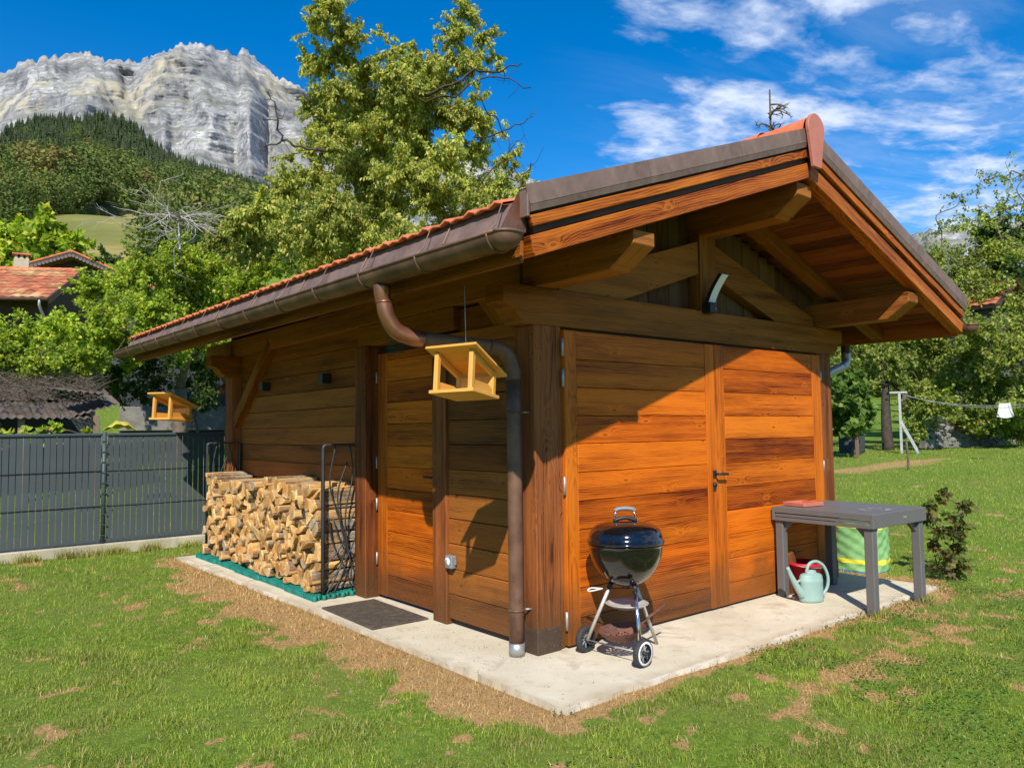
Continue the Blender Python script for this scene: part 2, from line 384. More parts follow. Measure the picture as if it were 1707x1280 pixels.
plain('whitewall', (0.70, 0.69, 0.66), 0.5, 0, 0.08, 16)
plain('table_grey', (0.138, 0.132, 0.130), 0.5, 0.1, 0.04, 7, 0.01, spec=0.35)
plain('tray_red', (0.50, 0.155, 0.105), 0.55, 0, 0.12, 9, 0.02)
plain('mint', (0.27, 0.405, 0.36), 0.45, 0, 0.1, 6, 0.03)
plain('red_plastic', (0.56, 0.012, 0.028), 0.38, 0, 0.08, 6)
plain('bag_green', (0.20, 0.40, 0.15), 0.7, 0, 0.12, 8, 0.1)
plain('bag_yellow', (0.70, 0.66, 0.05), 0.6, 0, 0.1, 8)
plain('bag_blue', (0.03, 0.16, 0.26), 0.6, 0, 0.1, 8)
plain('fence_grey', (0.060, 0.076, 0.088), 0.5, 0.1, 0.06, 3, 0.0, spec=0.35)
plain('fence_slat', (0.070, 0.083, 0.088), 0.55, 0.0, 0.08, 3, 0.02, spec=0.3)
plain('teal', (0.006, 0.145, 0.110), 0.55, 0, 0.35, 9, 0.02, spec=0.25)
plain('rust', (0.20, 0.085, 0.055), 0.7, 0.25, 0.3, 16, 0.25, dark=(0.07, 0.04, 0.032))
plain('terracotta', (0.66, 0.165, 0.065), 0.7, 0, 0.22, 7, 0.08)
plain('terracotta_pink', (0.46, 0.155, 0.105), 0.6, 0, 0.1, 12, 0.05, dirt=0.4)
plain('shoe_metal', (0.095, 0.062, 0.042), 0.6, 0.4, 0.14, 9, 0.05, dirt=0.25)
plain('flash_metal', (0.215, 0.140, 0.112), 0.55, 0.20, 0.25, 8, 0.03, spec=0.3, dark=(0.135, 0.085, 0.066))
plain('plaster', (0.50, 0.42, 0.30), 0.85, 0, 0.15, 2, 0.1)
plain('wall_grey', (0.07, 0.075, 0.075), 0.85, 0, 0.2, 1.2, 0.1)
plain('wall_dark', (0.035, 0.040, 0.046), 0.85, 0, 0.3, 0.9, 0.1)
plain('dark_wood', (0.055, 0.035, 0.026), 0.8, 0, 0.4, 2.5, 0.1)
plain('white_paint', (0.40, 0.41, 0.41), 0.6, 0, 0.2, 4, 0.05, dark=(0.20, 0.20, 0.19))
plain('cloth_white', (0.75, 0.74, 0.71), 0.8, 0, 0.05, 8, 0.05)
plain('cord', (0.5, 0.5, 0.47), 0.6, 0, 0.1, 5)
plain('tin', (0.15, 0.125, 0.105), 0.6, 0.2, 0.3, 2.5, 0.05, dark=(0.17, 0.085, 0.05))
plain('bark', (0.125, 0.095, 0.070), 0.9, 0, 0.45, 6, 0.5)
plain('bark_dark', (0.060, 0.046, 0.036), 0.9, 0, 0.45, 6, 0.5)
plain('deadwood', (0.40, 0.37, 0.33), 0.85, 0, 0.25, 8, 0.2)
plain('bin', (0.03, 0.035, 0.04), 0.6, 0, 0.1, 4)
plain('tarp_yellow', (0.50, 0.42, 0.06), 0.65, 0, 0.2, 2, 0.05)
plain('gutter_brown', (0.17, 0.09, 0.07), 0.5, 0.3, 0.15, 4)
plain('stone', (0.19, 0.18, 0.16), 0.9, 0, 0.35, 3, 0.5, dark=(0.13, 0.12, 0.10))
plain('brick_red', (0.42, 0.14, 0.08), 0.85, 0, 0.25, 4, 0.1)

t = material('lamp_lens'); t.out(t.bsdf((0.72, 0.74, 0.76), 0.35))
# concrete
t = material('concrete'); p = t.pos()
n = t.noise(p, 1.3, 6, 0.62); n2 = t.noise(p, 7, 5, 0.6); sp = t.noise(p, 120, 3, 0.6)
c = t.mix(t.mr(n, 0.35, 0.68), (0.53, 0.470, 0.335), (0.68, 0.625, 0.485))
c = t.mix(t.m('MULTIPLY', t.mr(n2, 0.54, 0.72), 0.45), c, (0.36, 0.30, 0.21))
c = t.mix(t.m('MULTIPLY', t.mr(sp, 0.64, 0.72), 0.55), c, (0.25, 0.19, 0.12))
c = t.mix(t.m('MULTIPLY', t.mr(t.noise(p, 260, 2), 0.60, 0.8), 0.5), c, (0.74, 0.69, 0.58))
# soil trodden in along the free edges, rain streaks, pale chipped arrises
X_, Y_, Z_ = t.sep(p)
ed = t.m('MINIMUM', t.m('SUBTRACT', X_, -0.56), t.m('SUBTRACT', Y_, -0.815))
wn = t.noise(p, 5.5, 5, 0.65)
c = t.mix(t.m('MULTIPLY', t.mr(t.m('ADD', ed, t.m('MULTIPLY', wn, 0.22)), 0.22, 0.10), 0.55), c, (0.40, 0.30, 0.185))
c = t.mix(t.m('MULTIPLY', t.mr(t.m('ADD', ed, t.m('MULTIPLY', t.noise(p, 9, 3), 0.05)), 0.050, 0.030), t.mr(t.noise(p, 3.1, 3), 0.42, 0.60, 0.05, 0.6)), c, (0.78, 0.73, 0.62))
c = t.mix(t.m('MULTIPLY', t.mr(t.noise(p, 2.6, 7, 0.7, 0.6), 0.56, 0.66), 0.5), c, (0.33, 0.245, 0.15))
t.out(t.bsdf(c, 0.85, normal=t.bump(t.m('ADD', t.m('MULTIPLY', sp, 0.5), n2), 0.25, 0.006), spec=0.25))
t = material('kerb_concrete'); p = t.pos()
n = t.noise(p, 2.2, 6, 0.65)
c = t.mix(t.mr(n, 0.3, 0.7), (0.33, 0.29, 0.20), (0.50, 0.45, 0.33))
c = t.mix(t.m('MULTIPLY', t.mr(t.noise(t.v('MULTIPLY', p, (6, 6, 1.2)), 1, 4), 0.55, 0.75), 0.5), c, (0.26, 0.24, 0.19))
t.out(t.bsdf(c, 0.9, normal=t.bump(t.noise(p, 40, 5, 0.6), 0.4, 0.01)))
# doormat
t = material('mat_fibre'); p = t.obj()
c = t.mix(t.mr(t.noise(p, 160, 2), 0.45, 0.7), (0.055, 0.048, 0.042), (0.19, 0.155, 0.115))
c = t.mix(t.m('MULTIPLY', t.mr(t.noise(p, 14, 4), 0.45, 0.7), 0.55), c, (0.20, 0.15, 0.10))
t.out(t.bsdf(c, 0.95, normal=t.bump(t.noise(p, 220, 2), 0.9, 0.008), spec=0.1))
# log ends / split sides / bark
t = material('log_end'); p = t.obj(); rn = t.rnd(); px_, py_, pz_ = t.sep(p)
off = t.m('MULTIPLY', t.m('SUBTRACT', t.m('FRACT', t.m('MULTIPLY', rn, 9.7)), 0.5), 0.12); off2 = t.m('MULTIPLY', t.m('SUBTRACT', t.m('FRACT', t.m('MULTIPLY', rn, 31.1)), 0.5), 0.12)
qy = t.m('ADD', py_, off); qz = t.m('ADD', pz_, off2)
rad = t.m('SQRT', t.m('ADD', t.m('MULTIPLY', qy, qy), t.m('MULTIPLY', qz, qz)))
ring = t.m('SINE', t.m('MULTIPLY', t.m('ADD', rad, t.m('MULTIPLY', t.noise(p, 20, 3), 0.012)), 900))
heart = t.mr(t.m('ADD', rad, t.m('MULTIPLY', t.noise(p, 16, 3), 0.05)), 0.06, 0.105)
c = t.mix(heart, (0.52, 0.255, 0.075), (0.74, 0.475, 0.195))
c = t.mix(t.m('MULTIPLY', t.m('ADD', ring, 1), 0.10), c, (0.40, 0.2, 0.07))
c = t.mix(t.m('MULTIPLY', t.mr(t.noise(p, 55, 4, 0.65), 0.5, 0.72), 0.6), c, (0.30, 0.16, 0.06))
c = t.mix(t.m('MULTIPLY', t.mr(t.m('FRACT', t.m('MULTIPLY', rn, 71.3)), 0.74, 0.95), 0.8), c, (0.38, 0.32, 0.245))
wed = t.mr(t.noise(p, 24, 4, 0.7), 0.56, 0.66); c = t.mix(t.m('MULTIPLY', wed, 0.55), c, (0.27, 0.16, 0.075))
tone = t.m('ADD', 0.78, t.m('MULTIPLY', t.m('FRACT', t.m('MULTIPLY', rn, 43.7)), 0.45))
c = t.mix(1.0, c, t.comb(tone, tone, tone), 'MULTIPLY')
t.out(t.bsdf(c, 0.85, normal=t.bump(t.noise(p, 90, 4, 0.65), 0.8, 0.008), spec=0.15))
t = material('log_split'); p = t.obj(); rn = t.rnd()
g = t.noise(t.v('MULTIPLY', p, (5, 90, 90)), 1, 4, 0.6)
c = t.mix(t.mr(g, 0.35, 0.68), (0.74, 0.46, 0.17), (0.33, 0.17, 0.06))
c = t.mix(t.m('MULTIPLY', t.mr(t.m('FRACT', t.m('MULTIPLY', rn, 17.9)), 0.65, 0.9), 0.45), c, (0.42, 0.30, 0.17))
t.out(t.bsdf(c, 0.85, normal=t.bump(g, 0.9, 0.012), spec=0.15))
t = material('log_bark'); p = t.obj()
g = t.noise(t.v('MULTIPLY', p, (14, 60, 60)), 1, 5, 0.65)
c = t.mix(t.mr(g, 0.35, 0.65), (0.34, 0.225, 0.125), (0.12, 0.075, 0.042))
c = t.mix(t.m('MULTIPLY', t.mr(t.noise(p, 9, 3), 0.52, 0.62), 0.7), c, (0.36, 0.33, 0.27))
t.out(t.bsdf(c, 0.9, normal=t.bump(g, 1.0, 0.02), spec=0.15))
# foliage, coloured leaf by leaf
def leafmat(name, trans=0.35, rough=0.55):
    t = material(name); a = t.attr('col').outputs['Color']
    d_ = t.n('ShaderNodeBsdfPrincipled', {'Base Color': a, 'Roughness': rough, 'Specular IOR Level': 0.3}).outputs[0]
    tr = t.n('ShaderNodeBsdfTranslucent', {'Color': t.mix(1.0, a, (1.25, 1.2, 0.5), 'MULTIPLY')}).outputs[0]
    t.out(t.n('ShaderNodeMixShader', {0: trans, 1: d_, 2: tr}).outputs[0])
leafmat('leaf', 0.50); leafmat('blade', 0.25, 0.6); leafmat('needle', 0.10, 0.75)
# lawn soil: attribute dry 0..1
t = material('lawn'); p = t.pos(); dry = t.attr('dry').outputs['Fac']
n = t.noise(p, 18, 5, 0.65); n3 = t.noise(p, 0.7, 4, 0.6); n4 = t.noise(p, 150, 3, 0.6)
g = t.mix(t.mr(n, 0.35, 0.65), (0.085, 0.150, 0.016), (0.165, 0.270, 0.030))
g = t.mix(t.mr(n3, 0.4, 0.65), g, t.mix(0.5, g, (0.20, 0.22, 0.05)))
b = t.mix(t.mr(n4, 0.35, 0.65), (0.24, 0.140, 0.058), (0.56, 0.365, 0.160))
b = t.mix(t.mr(n, 0.3, 0.9), b, (0.46, 0.285, 0.120))
dry = t.mr(t.m('ADD', dry, t.m('MULTIPLY', t.m('SUBTRACT', t.noise(p, 26, 4, 0.65), 0.5), 1.3)), 0.30, 0.62)
t.out(t.bsdf(t.mix(dry, g, b), 0.95, normal=t.bump(t.m('ADD', n, t.m('MULTIPLY', n4, 0.6)), 0.8, 0.02), spec=0.1))
# hillside grass
t = material('hill_grass'); p = t.pos()
c = t.mix(t.mr(t.noise(p, 0.012, 5), 0.4, 0.62), (0.16, 0.17, 0.045), (0.40, 0.31, 0.11))
c = t.mix(t.mr(t.noise(p, 0.25, 4), 0.3, 0.7), c, t.mix(0.5, c, (0.12, 0.14, 0.04)))
t.out(t.bsdf(c, 0.95, spec=0.1))
t = material('forest_floor'); p = t.pos()
t.out(t.bsdf(t.mix(t.mr(t.noise(p, 0.06, 5), 0.35, 0.65), (0.04, 0.055, 0.018), (0.075, 0.09, 0.03)), 0.95, spec=0.05))
# limestone
t = material('limestone'); p = t.pos(); px_, py_, pz_ = t.sep(p)
warp = t.noise(p, 0.0028, 4, 0.55)
lay = t.m('ADD', t.m('MULTIPLY', pz_, 0.030), t.m('MULTIPLY', warp, 7.0))
strata = t.noise(t.comb(t.m('MULTIPLY', px_, 0.0022), t.m('MULTIPLY', py_, 0.0022), lay), 1.0, 6, 0.72)
fine = t.noise(t.comb(t.m('MULTIPLY', px_, 0.012), t.m('MULTIPLY', py_, 0.012), t.m('MULTIPLY', lay, 4.0)), 1.0, 5, 0.7)
crag = t.noise(t.v('MULTIPLY', p, (1, 1, 0.5)), 0.045, 8, 0.74)
face = t.noise(p, 0.0042, 4, 0.6)
c = t.mix(t.mr(crag, 0.32, 0.66), (0.27, 0.275, 0.29), (0.56, 0.555, 0.54))
c = t.mix(t.m('MULTIPLY', t.mr(face, 0.42, 0.62), 0.65), c, (0.235, 0.235, 0.235))
c = t.mix(t.m('MULTIPLY', t.mr(strata, 0.49, 0.60), 0.75), c, (0.185, 0.19, 0.20))
c = t.mix(t.m('MULTIPLY', t.mr(fine, 0.53, 0.64), 0.55), c, (0.16, 0.165, 0.175))
c = t.mix(t.m('MULTIPLY', t.mr(t.noise(t.v('ADD', p, (77, 0, 0)), 0.06, 6, 0.72), 0.56, 0.68), 0.5), c, (0.66, 0.65, 0.63))
vc_ = t.n('ShaderNodeTexVoronoi', {'Vector': t.v('ADD', t.v('MULTIPLY', p, (1, 1, 0.62)), t.v('MULTIPLY', t.noise(p, 0.02, 4, 0.6, 0, True), (60, 60, 60))), 'Scale': 0.030}, feature='DISTANCE_TO_EDGE')
crk = t.mr(vc_.outputs['Distance'], 0.07, 0.0)
vf_ = t.n('ShaderNodeTexVoronoi', {'Vector': t.v('ADD', p, t.v('MULTIPLY', t.noise(p, 0.05, 3, 0.6, 0, True), (30, 30, 30))), 'Scale': 0.022})
c = t.mix(0.75, c, t.mix(1.0, c, t.ramp(t.sep(vf_.outputs['Color'])[0], [(0, (0.62,)*3), (1, (1.22,)*3)]), 'MULTIPLY'))
c = t.mix(t.m('MULTIPLY', crk, 0.65), c, (0.13, 0.135, 0.145))
yel = t.m('MULTIPLY', t.mr(t.noise(p, 0.0040, 3, 0.5), 0.55, 0.62), t.mr(t.noise(t.v('MULTIPLY', p, (1, 1, 0.4)), 0.03, 4, 0.6), 0.42, 0.56))
c = t.mix(t.m('MULTIPLY', yel, 0.6), c, (0.62, 0.54, 0.36))
nz = t.sep(t.n('ShaderNodeNewGeometry').outputs['Normal'])[2]
gr = t.m('MULTIPLY', t.mr(nz, 0.55, 0.72), t.mr(t.noise(p, 0.011, 5, 0.62), 0.40, 0.54))
gr = t.m('MULTIPLY', gr, t.mr(pz_, 1000, 700))
c = t.mix(t.m('MULTIPLY', gr, 0.5), c, (0.17, 0.18, 0.09))
hh = t.m('ADD', t.m('ADD', t.m('MULTIPLY', strata, 1.2), t.m('MULTIPLY', fine, 0.6)), crag)
t.out(t.bsdf(c, 0.95, normal=t.bump(hh, 0.8, 9.0), spec=0.05))
# old roof tiles of the farmhouse
t = material('old_tile'); p = t.pos(); rn = t.rnd()
c = t.mix(t.mr(t.noise(p, 2.5, 5, 0.7), 0.35, 0.65), (0.50, 0.165, 0.075), (0.33, 0.12, 0.07))
c = t.mix(t.m('MULTIPLY', t.mr(t.noise(p, 0.8, 5, 0.65), 0.52, 0.62), 0.75), c, (0.50, 0.38, 0.17))
tone = t.m('ADD', 0.72, t.m('MULTIPLY', rn, 0.5)); c = t.mix(1.0, c, t.comb(tone, tone, tone), 'MULTIPLY')
t.out(t.bsdf(c, 0.85, spec=0.15))
# rubble wall
t = material('rubble'); p = t.pos()
vo = t.n('ShaderNodeTexVoronoi', {'Vector': p, 'Scale': 7.0}, feature='DISTANCE_TO_EDGE'); vc = t.n('ShaderNodeTexVoronoi', {'Vector': p, 'Scale': 7.0})
c = t.mix(t.sep(vc.outputs['Color'])[0], (0.10, 0.095, 0.085), (0.26, 0.245, 0.22))
c = t.mix(t.mr(vo.outputs['Distance'], 0.07, 0.0), c, (0.04, 0.04, 0.035))
t.out(t.bsdf(c, 0.95, normal=t.bump(t.mr(vo.outputs['Distance'], 0, 0.12), 0.9, 0.06)))

# ------------------------------------------------------------------ ground
SX0, SX1, SY0, SY1 = -0.56, 4.22, -0.815, 6.03        # concrete slab
def ground_hit(px, py):
    for dd in np.arange(5, 60, .05):
        p_ = spot(px, py, dd)
        if p_[2] <= H(p_[0], p_[1]): return p_
STRIP = [ground_hit(1405, 786), ground_hit(1550, 766)]
SDX, SDY = STRIP[1][0]-STRIP[0][0], STRIP[1][1]-STRIP[0][1]; SLEN2 = SDX*SDX+SDY*SDY
def dryness(x, y):
    """0 = green lawn, 1 = bare straw-coloured ground"""
    ox = np.maximum(SX0-x, x-SX1); oy = np.maximum(SY0-y, y-SY1)
    dd = np.where((ox > 0) & (oy > 0), np.hypot(np.maximum(ox, 0), np.maximum(oy, 0)), np.maximum(ox, oy))
    wdt = np.where((x < SX0), 0.36 + 0.16*sstep(5.5, 3.0, y) - 0.12*sstep(1.0, -0.8, y), np.where(x > SX1, 0.50, 0.12))
    wdt = np.where((y < SY0) & (x > 2.6), 0.28, wdt)
    n = fbm(x*2.3, y*2.3, 4, 31); n2 = fbm(x*7, y*7, 3, 37)
    band = sstep(0.25, 0.75, 1.0 - dd/wdt*0.62 + (n-0.5)*1.1 + (n2-0.5)*0.7)
    pn = fbm(x*2.6+3.3, y*2.6-8.2, 4, 53)
    thr = 0.73 - 0.075*sstep(0.2, -1.4, y)*sstep(-3.0, -0.8, x)
    patch = sstep(thr-.03, thr+0.10, pn + (n2-0.5)*0.22)*0.75
    # worn strip with edging further up the lawn
    tx = np.clip(((x-STRIP[0][0])*SDX+(y-STRIP[0][1])*SDY)/SLEN2, 0, 1); ds = np.hypot(x-STRIP[0][0]-tx*SDX, y-STRIP[0][1]-tx*SDY)
    band = np.maximum(band, sstep(.85, .25, ds + (n-.5)*1.1)*.62)
    pn2 = fbm(x*5.2-7.1, y*5.2+1.7, 4, 57); t2 = 0.73 - 0.085*sstep(0.0, -1.2, y)*sstep(-2.6, -0.4, x)
    patch = np.maximum(patch, sstep(t2-.03, t2+.08, pn2+(n2-.5)*.12)*.8)
    far = sstep(14, 24, np.hypot(x-CAM[0], y-CAM[1]))
    return np.clip(np.maximum(band, patch*(1-0.6*far)), 0, 1)
def axis_coords(lo, a, b, hi, step, grow):
    c = list(np.arange(a, b+1e-6, step)); s = step
    while c[-1] < hi: s = min(s*grow, 8); c.append(c[-1]+s)
    s = step
    while c[0] > lo: s = min(s*grow, 8); c.insert(0, c[0]-s)
    return np.array(c)
gx = axis_coords(-70, -5.5, 6.5, 130, 0.055, 1.10); gy = axis_coords(-60, -3.6, 7.5, 130, 0.055, 1.10)
GX, GY = np.meshgrid(gx, gy); GZ = H(GX, GY)
under = (GX > SX0+0.03) & (GX < SX1-0.03) & (GY > SY0+0.03) & (GY < SY1-0.03)
GZ = np.where(under, -0.06, GZ)
nx, ny = len(gx), len(gy); idx = np.arange(nx*ny).reshape(ny, nx)
q = np.stack([idx[:-1, :-1], idx[:-1, 1:], idx[1:, 1:], idx[1:, :-1]], -1).reshape(-1, 4)
me = np_mesh('lawn', np.stack([GX, GY, GZ], -1).reshape(-1, 3), None, quads=q, smooth_on=True)
at = me.attributes.new('dry', 'FLOAT', 'POINT'); at.data.foreach_set('value', dryness(GX, GY).ravel().astype(np.float32))
tag(put('lawn', me, 'lawn'), kind='structure')

# slab with a slightly ragged, chipped edge
def slab():
    pts = []
    def edge(a, b, n):
        for i in range(n):
            t_ = i/n; x = a[0]+(b[0]-a[0])*t_; y = a[1]+(b[1]-a[1])*t_
            j = (vnoise(np.array(x*5.0), np.array(y*5.0), 11)-0.5)*0.035 + (vnoise(np.array(x*21.0), np.array(y*21.0), 12)-0.5)*0.014
            nn = Vector((b[1]-a[1], a[0]-b[0], 0)).normalized(); pts.append((x+nn.x*float(j), y+nn.y*float(j)))
    edge((SX0-0.03, SY1), (SX0+0.04, SY0), 110); edge((SX0+0.04, SY0), (SX1, SY0-0.03), 80); edge((SX1, SY0-0.03), (SX1, SY1), 40); edge((SX1, SY1), (SX0-0.03, SY1), 40)
    me = prism_mesh(pts, 2, -0.12, 0.0)
    return put('concrete_slab', me, 'concrete')
tag(slab(), 'pale concrete slab under the wooden shed', kind='structure')

# ------------------------------------------------------------------ the shed
W = 3.98; ZB = 2.22; ZT = 2.48                      # width between outer post faces, underside and top of the tie beams
YL = 6.08                                           # length
CXR = 2.015; SL = 0.353                             # roof centre line, slope
XE = -0.811                                         # eave end of the rafters
def zr(x): return 3.395 - SL*abs(x-CXR)             # underside of the rafters
RA = math.atan(SL)
RY0, RY1 = -0.93, 7.12
shed = empty('wooden_shed', (0, 0, 0), 0, 'orange-brown timber shed with a gabled tile roof on a concrete slab', 'shed')
def lift(o, y): o.location.z += 0.010*(y+0.9); return o     # the roof climbs a touch towards the rear

# posts
def post(x0, x1, y0, y1, z0, z1, m='wood_post'): return box('post', x0, x1, y0, y1, z0, z1, m, shed, 0.006)
post(0, .212, 0, .212, 0.16, ZB); post(W-.212, W, 0, .212, 0.16, ZB)
post(0, .20, YL-.245, YL, 0, ZB); post(W-.2, W, YL-.24, YL, 0, ZB)
post(0, .18, 2.355, 2.56, 0, 2.29, 'wood_post')
post(0.018, .18, 1.095, 1.285, 0, 2.24, 'wood_post')
for x0, x1 in ((0, .212), (W-.212, W)): box('post_shoe', x0-.004, x1+.004, -.004, .216, 0.002, .165, 'shoe_metal', shed, 0.004)

# beam with a stepped ogee end, profile in (along, z)
def ogee(a0, a1, z0, z1, end0=True, end1=True, drop=0.12, run=0.17):
    top = z1; p = []
    def endpts(a, s):   # s=+1 : interior lies at larger a
        h_ = (z1-z0)
        return [(a, z1), (a, z0+h_*0.52), (a+s*0.02, z0+h_*0.47), (a+s*0.075, z0+h_*0.42), (a+s*0.115, z0+h_*0.25), (a+s*0.13, z0+h_*0.13), (a+s*0.16, z0+h_*0.09), (a+s*run, z0)]
    if end0: p += endpts(a0, 1)
    else: p += [(a0, z1), (a0, z0)]
    q_ = endpts(a1, -1) if end1 else [(a1, z1), (a1, z0)]
    p += q_[::-1]
    return p
me = prism_mesh(ogee(-.26, W+.26, ZB, ZT), 1, 0.0, 0.20, 0.004, grain=0); put('tie_beam', me, 'wood_beam', shed)
me = prism_mesh(ogee(-.26, W+.26, ZB, ZT), 1, YL-.24, YL-.02, 0.004, grain=0); put('tie_beam', me, 'wood_beam', shed)
# plates and ridge purlin run front to back, ends cut back on the underside
def purlin(x0, x1, zb, ztl, ztr, y0, y1):
    hgt = min(ztl, ztr)-zb
    prof = [(y0, zb+hgt*.99), (y0, zb+hgt*.60), (y0+.03, zb+hgt*.50), (y0+.12, zb+hgt*.26), (y0+.155, zb+hgt*.12), (y0+.175, zb+hgt*.10), (y0+.20, zb), (y1, zb), (y1, zb+hgt*.99)]
    me = prism_mesh(prof, 0, x0, x1, 0.004, grain=1); return put('purlin', me, 'wood_beam', shed)
purlin(.03, .225, ZT+.002, zr(.03), zr(.225), -.885, 6.95)
purlin(W-.225, W-.03, ZT+.002, zr(W-.225), zr(W-.03), -.885, 6.95)
purlin(1.905, 2.11, 3.12, 3.36, 3.36, -.885, 6.95)
# gable truss: king post and struts
box('king_post', 1.89, 2.115, 0.012, .14, ZT+.002, 3.14, 'wood_beam', shed)
for s in (-1, 1):
    xa, xb = CXR-.013+s*.113, CXR-.013+s*1.73
    p = [(xa, 2.795), (xa, 3.075), (xb, 3.075-.31*1.617), (xb, ZT+.002), (CXR-.013+s*1.06, ZT+.002)]
    put('strut', prism_mesh(p, 1, 0.03, .13, 0.003, grain=0), 'wood_beam', shed)
# gable cladding, vertical boards
x = .02; k = 0
while x < W-.02:
    x2 = min(x+.135, W-.02); zt_ = zr((x+x2)/2)+.09
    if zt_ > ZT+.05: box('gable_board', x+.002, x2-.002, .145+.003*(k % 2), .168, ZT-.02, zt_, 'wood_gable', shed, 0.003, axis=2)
    x = x2; k += 1

# rafters (pairs) and barge rafters
def rafter(y0, y1, name='rafter', m='wood_beam', ofs=0.0, hgt=0.118, ext=0.0):
    for s in (-1, 1):
        xe = CXR+s*(2.826+ext); xi = CXR+s*0.004
        p = [(xi, zr(xi)+ofs), (xe, zr(xe)+ofs), (xe, zr(xe)+ofs+hgt), (xi, zr(xi)+ofs+hgt)]
        mid = ((xi+xe)/2, zr((xi+xe)/2)+ofs+hgt/2)
        # build along local x so that the grain follows the slope
        L = abs(xe-xi)/math.cos(RA); hp = hgt*math.cos(RA)
        pl = [(-L/2, -hp/2), (L/2, -hp/2), (L/2, hp/2), (-L/2, hp/2)]
        if s < 0: e = [(-L/2+hp*math.tan(RA), hp/2), (-L/2, -hp/2)]
        me = prism_mesh(pl, 1, -(y1-y0)/2, (y1-y0)/2, 0.004, grain=0)
        o = put(name, me, m, shed, (mid[0], (y0+y1)/2, mid[1]), (0, s*RA, 0)); lift(o, (y0+y1)/2)
rafter(RY0, RY0+.105, 'barge_rafter', 'wood_barge')
rafter(-.155, -.03)
for y in (.75, 1.62, 2.49, 3.36, 4.23, 5.10): rafter(y, y+.1)
rafter(5.95, 6.07); rafter(6.98, 7.08, 'barge_rafter', 'wood_barge')
rafter(RY0-.012, RY0+.02, 'fillet_board', 'wood_barge', ofs=0.163, hgt=0.062, ext=0.015)
rafter(RY0+.02, RY0+.12, 'verge_board', 'dark_wood', ofs=0.122, hgt=0.205)
# soffit boards on top of the rafters, running front to back
for s in (-1, 1):
    n = 22; run = 2.84
    for i in range(n):
        xa = CXR+s*(run*i/n); xb = CXR+s*(run*(i+1)/n); xm = (xa+xb)/2; wd = run/n/math.cos(RA)-.004
        me = box_mesh(wd, RY1-RY0-.14, .02, .003, 1, 'wood_soffit')
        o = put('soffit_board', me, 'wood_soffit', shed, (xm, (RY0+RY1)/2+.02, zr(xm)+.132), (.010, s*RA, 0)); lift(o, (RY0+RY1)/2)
# verge flashing and ridge end tile
for s in (-1, 1):
    for i, (a, b) in enumerate(((0.09, .95), (.953, 1.92), (1.923, 2.885))):
        L = (b-a)/math.cos(RA); xm = CXR+s*(a+b)/2
        prof = [(0.012, -.105), (-.006, -.105), (-.016, -.07), (-.018, -.068), (-.018, .03), (-.018, .033), (.05, .033), (.05, .029), (-.014, .029), (-.014, -.066), (.012, -.10)]
        me = prism_mesh(prof, 0, -L/2, L/2, 0)
        o = put('verge_flashing', me, 'flash_metal', shed, (xm, RY0-.014, zr(xm)+.352+.0005*i), (0, s*RA, 0))
def ridge_end():
    n = 26; pts = []
    for i in range(n+1):
        a = math.pi*(-.13) + (math.pi*1.26)*i/n; pts.append((.118*math.cos(a), .118*math.sin(a)))
    pts += [(-.055, -.30), (.055, -.30)]
    return prism_mesh(pts, 1, -.014, .014, 0.004)
put('ridge_end_tile', ridge_end(), 'terracotta_pink', shed, (CXR, RY0-.055, zr(CXR)+.36))
def ridge_tile_mesh():
    vs, fs = [], []; n = 12
    for yy, r in ((-.22, .128), (-.12, .124), (.22, .112)):
        for i in range(n+1):
            a = math.pi*(-.05)+math.pi*1.1*i/n; vs.append((r*math.cos(a), yy, r*math.sin(a)))
    for j in range(2):
        for i in range(n): fs.append((j*(n+1)+i, j*(n+1)+i+1, (j+1)*(n+1)+i+1, (j+1)*(n+1)+i))
    me = bpy.data.meshes.new('ridge_tile'); me.from_pydata(vs, [], fs); me.update(); return smooth(me)
rt = ridge_tile_mesh()
for i in range(20):
    y = RY0+.19+i*.40; lift(put('ridge_tile', rt, 'terracotta', shed, (CXR, y, zr(CXR)+.335), (.01, 0, 0)), y)
# roof tiles: rows laid from the eave up, two-roll profile
def tile_mesh(w_=.236, L=.42):
    n = 8; vs, fs = [], []
    for j, xx in enumerate((0, L)):
        for i in range(n+1):
            t_ = i/n; zz = .022*(0.5-0.5*math.cos(2*math.pi*(t_*2)))*(1 if t_ < .5 else .55)
            vs.append((xx, (t_-.5)*w_*1.06, zz+(0.014 if j == 0 else -.004))); vs.append((xx, (t_-.5)*w_*1.06, zz-.014+(0.012 if j == 0 else -.004)))
    m_ = 2*(n+1)
    for i in range(n):
        a = 2*i; fs.append((a, a+2, m_+a+2, m_+a)); fs.append((a+1, m_+a+1, m_+a+3, a+3)); fs.append((a, a+1, a+3, a+2)); fs.append((m_+a, m_+a+2, m_+a+3, m_+a+1))
    me = bpy.data.meshes.new('roof_tile'); me.from_pydata(vs, [], fs); me.update(); return smooth(me)
tm = tile_mesh(); NC = 34; rest = []
OFT = .318
for s in (-1, 1):
    for j in range(9):
        for c_ in range(NC):
            dist = 2.945-j*.335*math.cos(RA); x = CXR+s*dist; y = RY0+.10+(c_+.5)*((RY1-RY0-.14)/NC)
            z = zr(x)+OFT+.010*(y+.9)
            # local +x of the tile points up the slope
            mx = Matrix.Translation((x, y, z)) @ (Matrix.Rotation(-RA, 4, 'Y') if s < 0 else (Matrix.Rotation(math.pi, 4, 'Z') @ Matrix.Rotation(-RA, 4, 'Y')))
            if j == 0 and s < 0:
                o = put('roof_tile', tm, 'terracotta', shed); o.matrix_local = mx
            else: rest.append((np.array(mx), ))
tv = np.array([v.co[:] for v in tm.vertices]); tf = np.array([p.vertices[:] for p in tm.polygons])
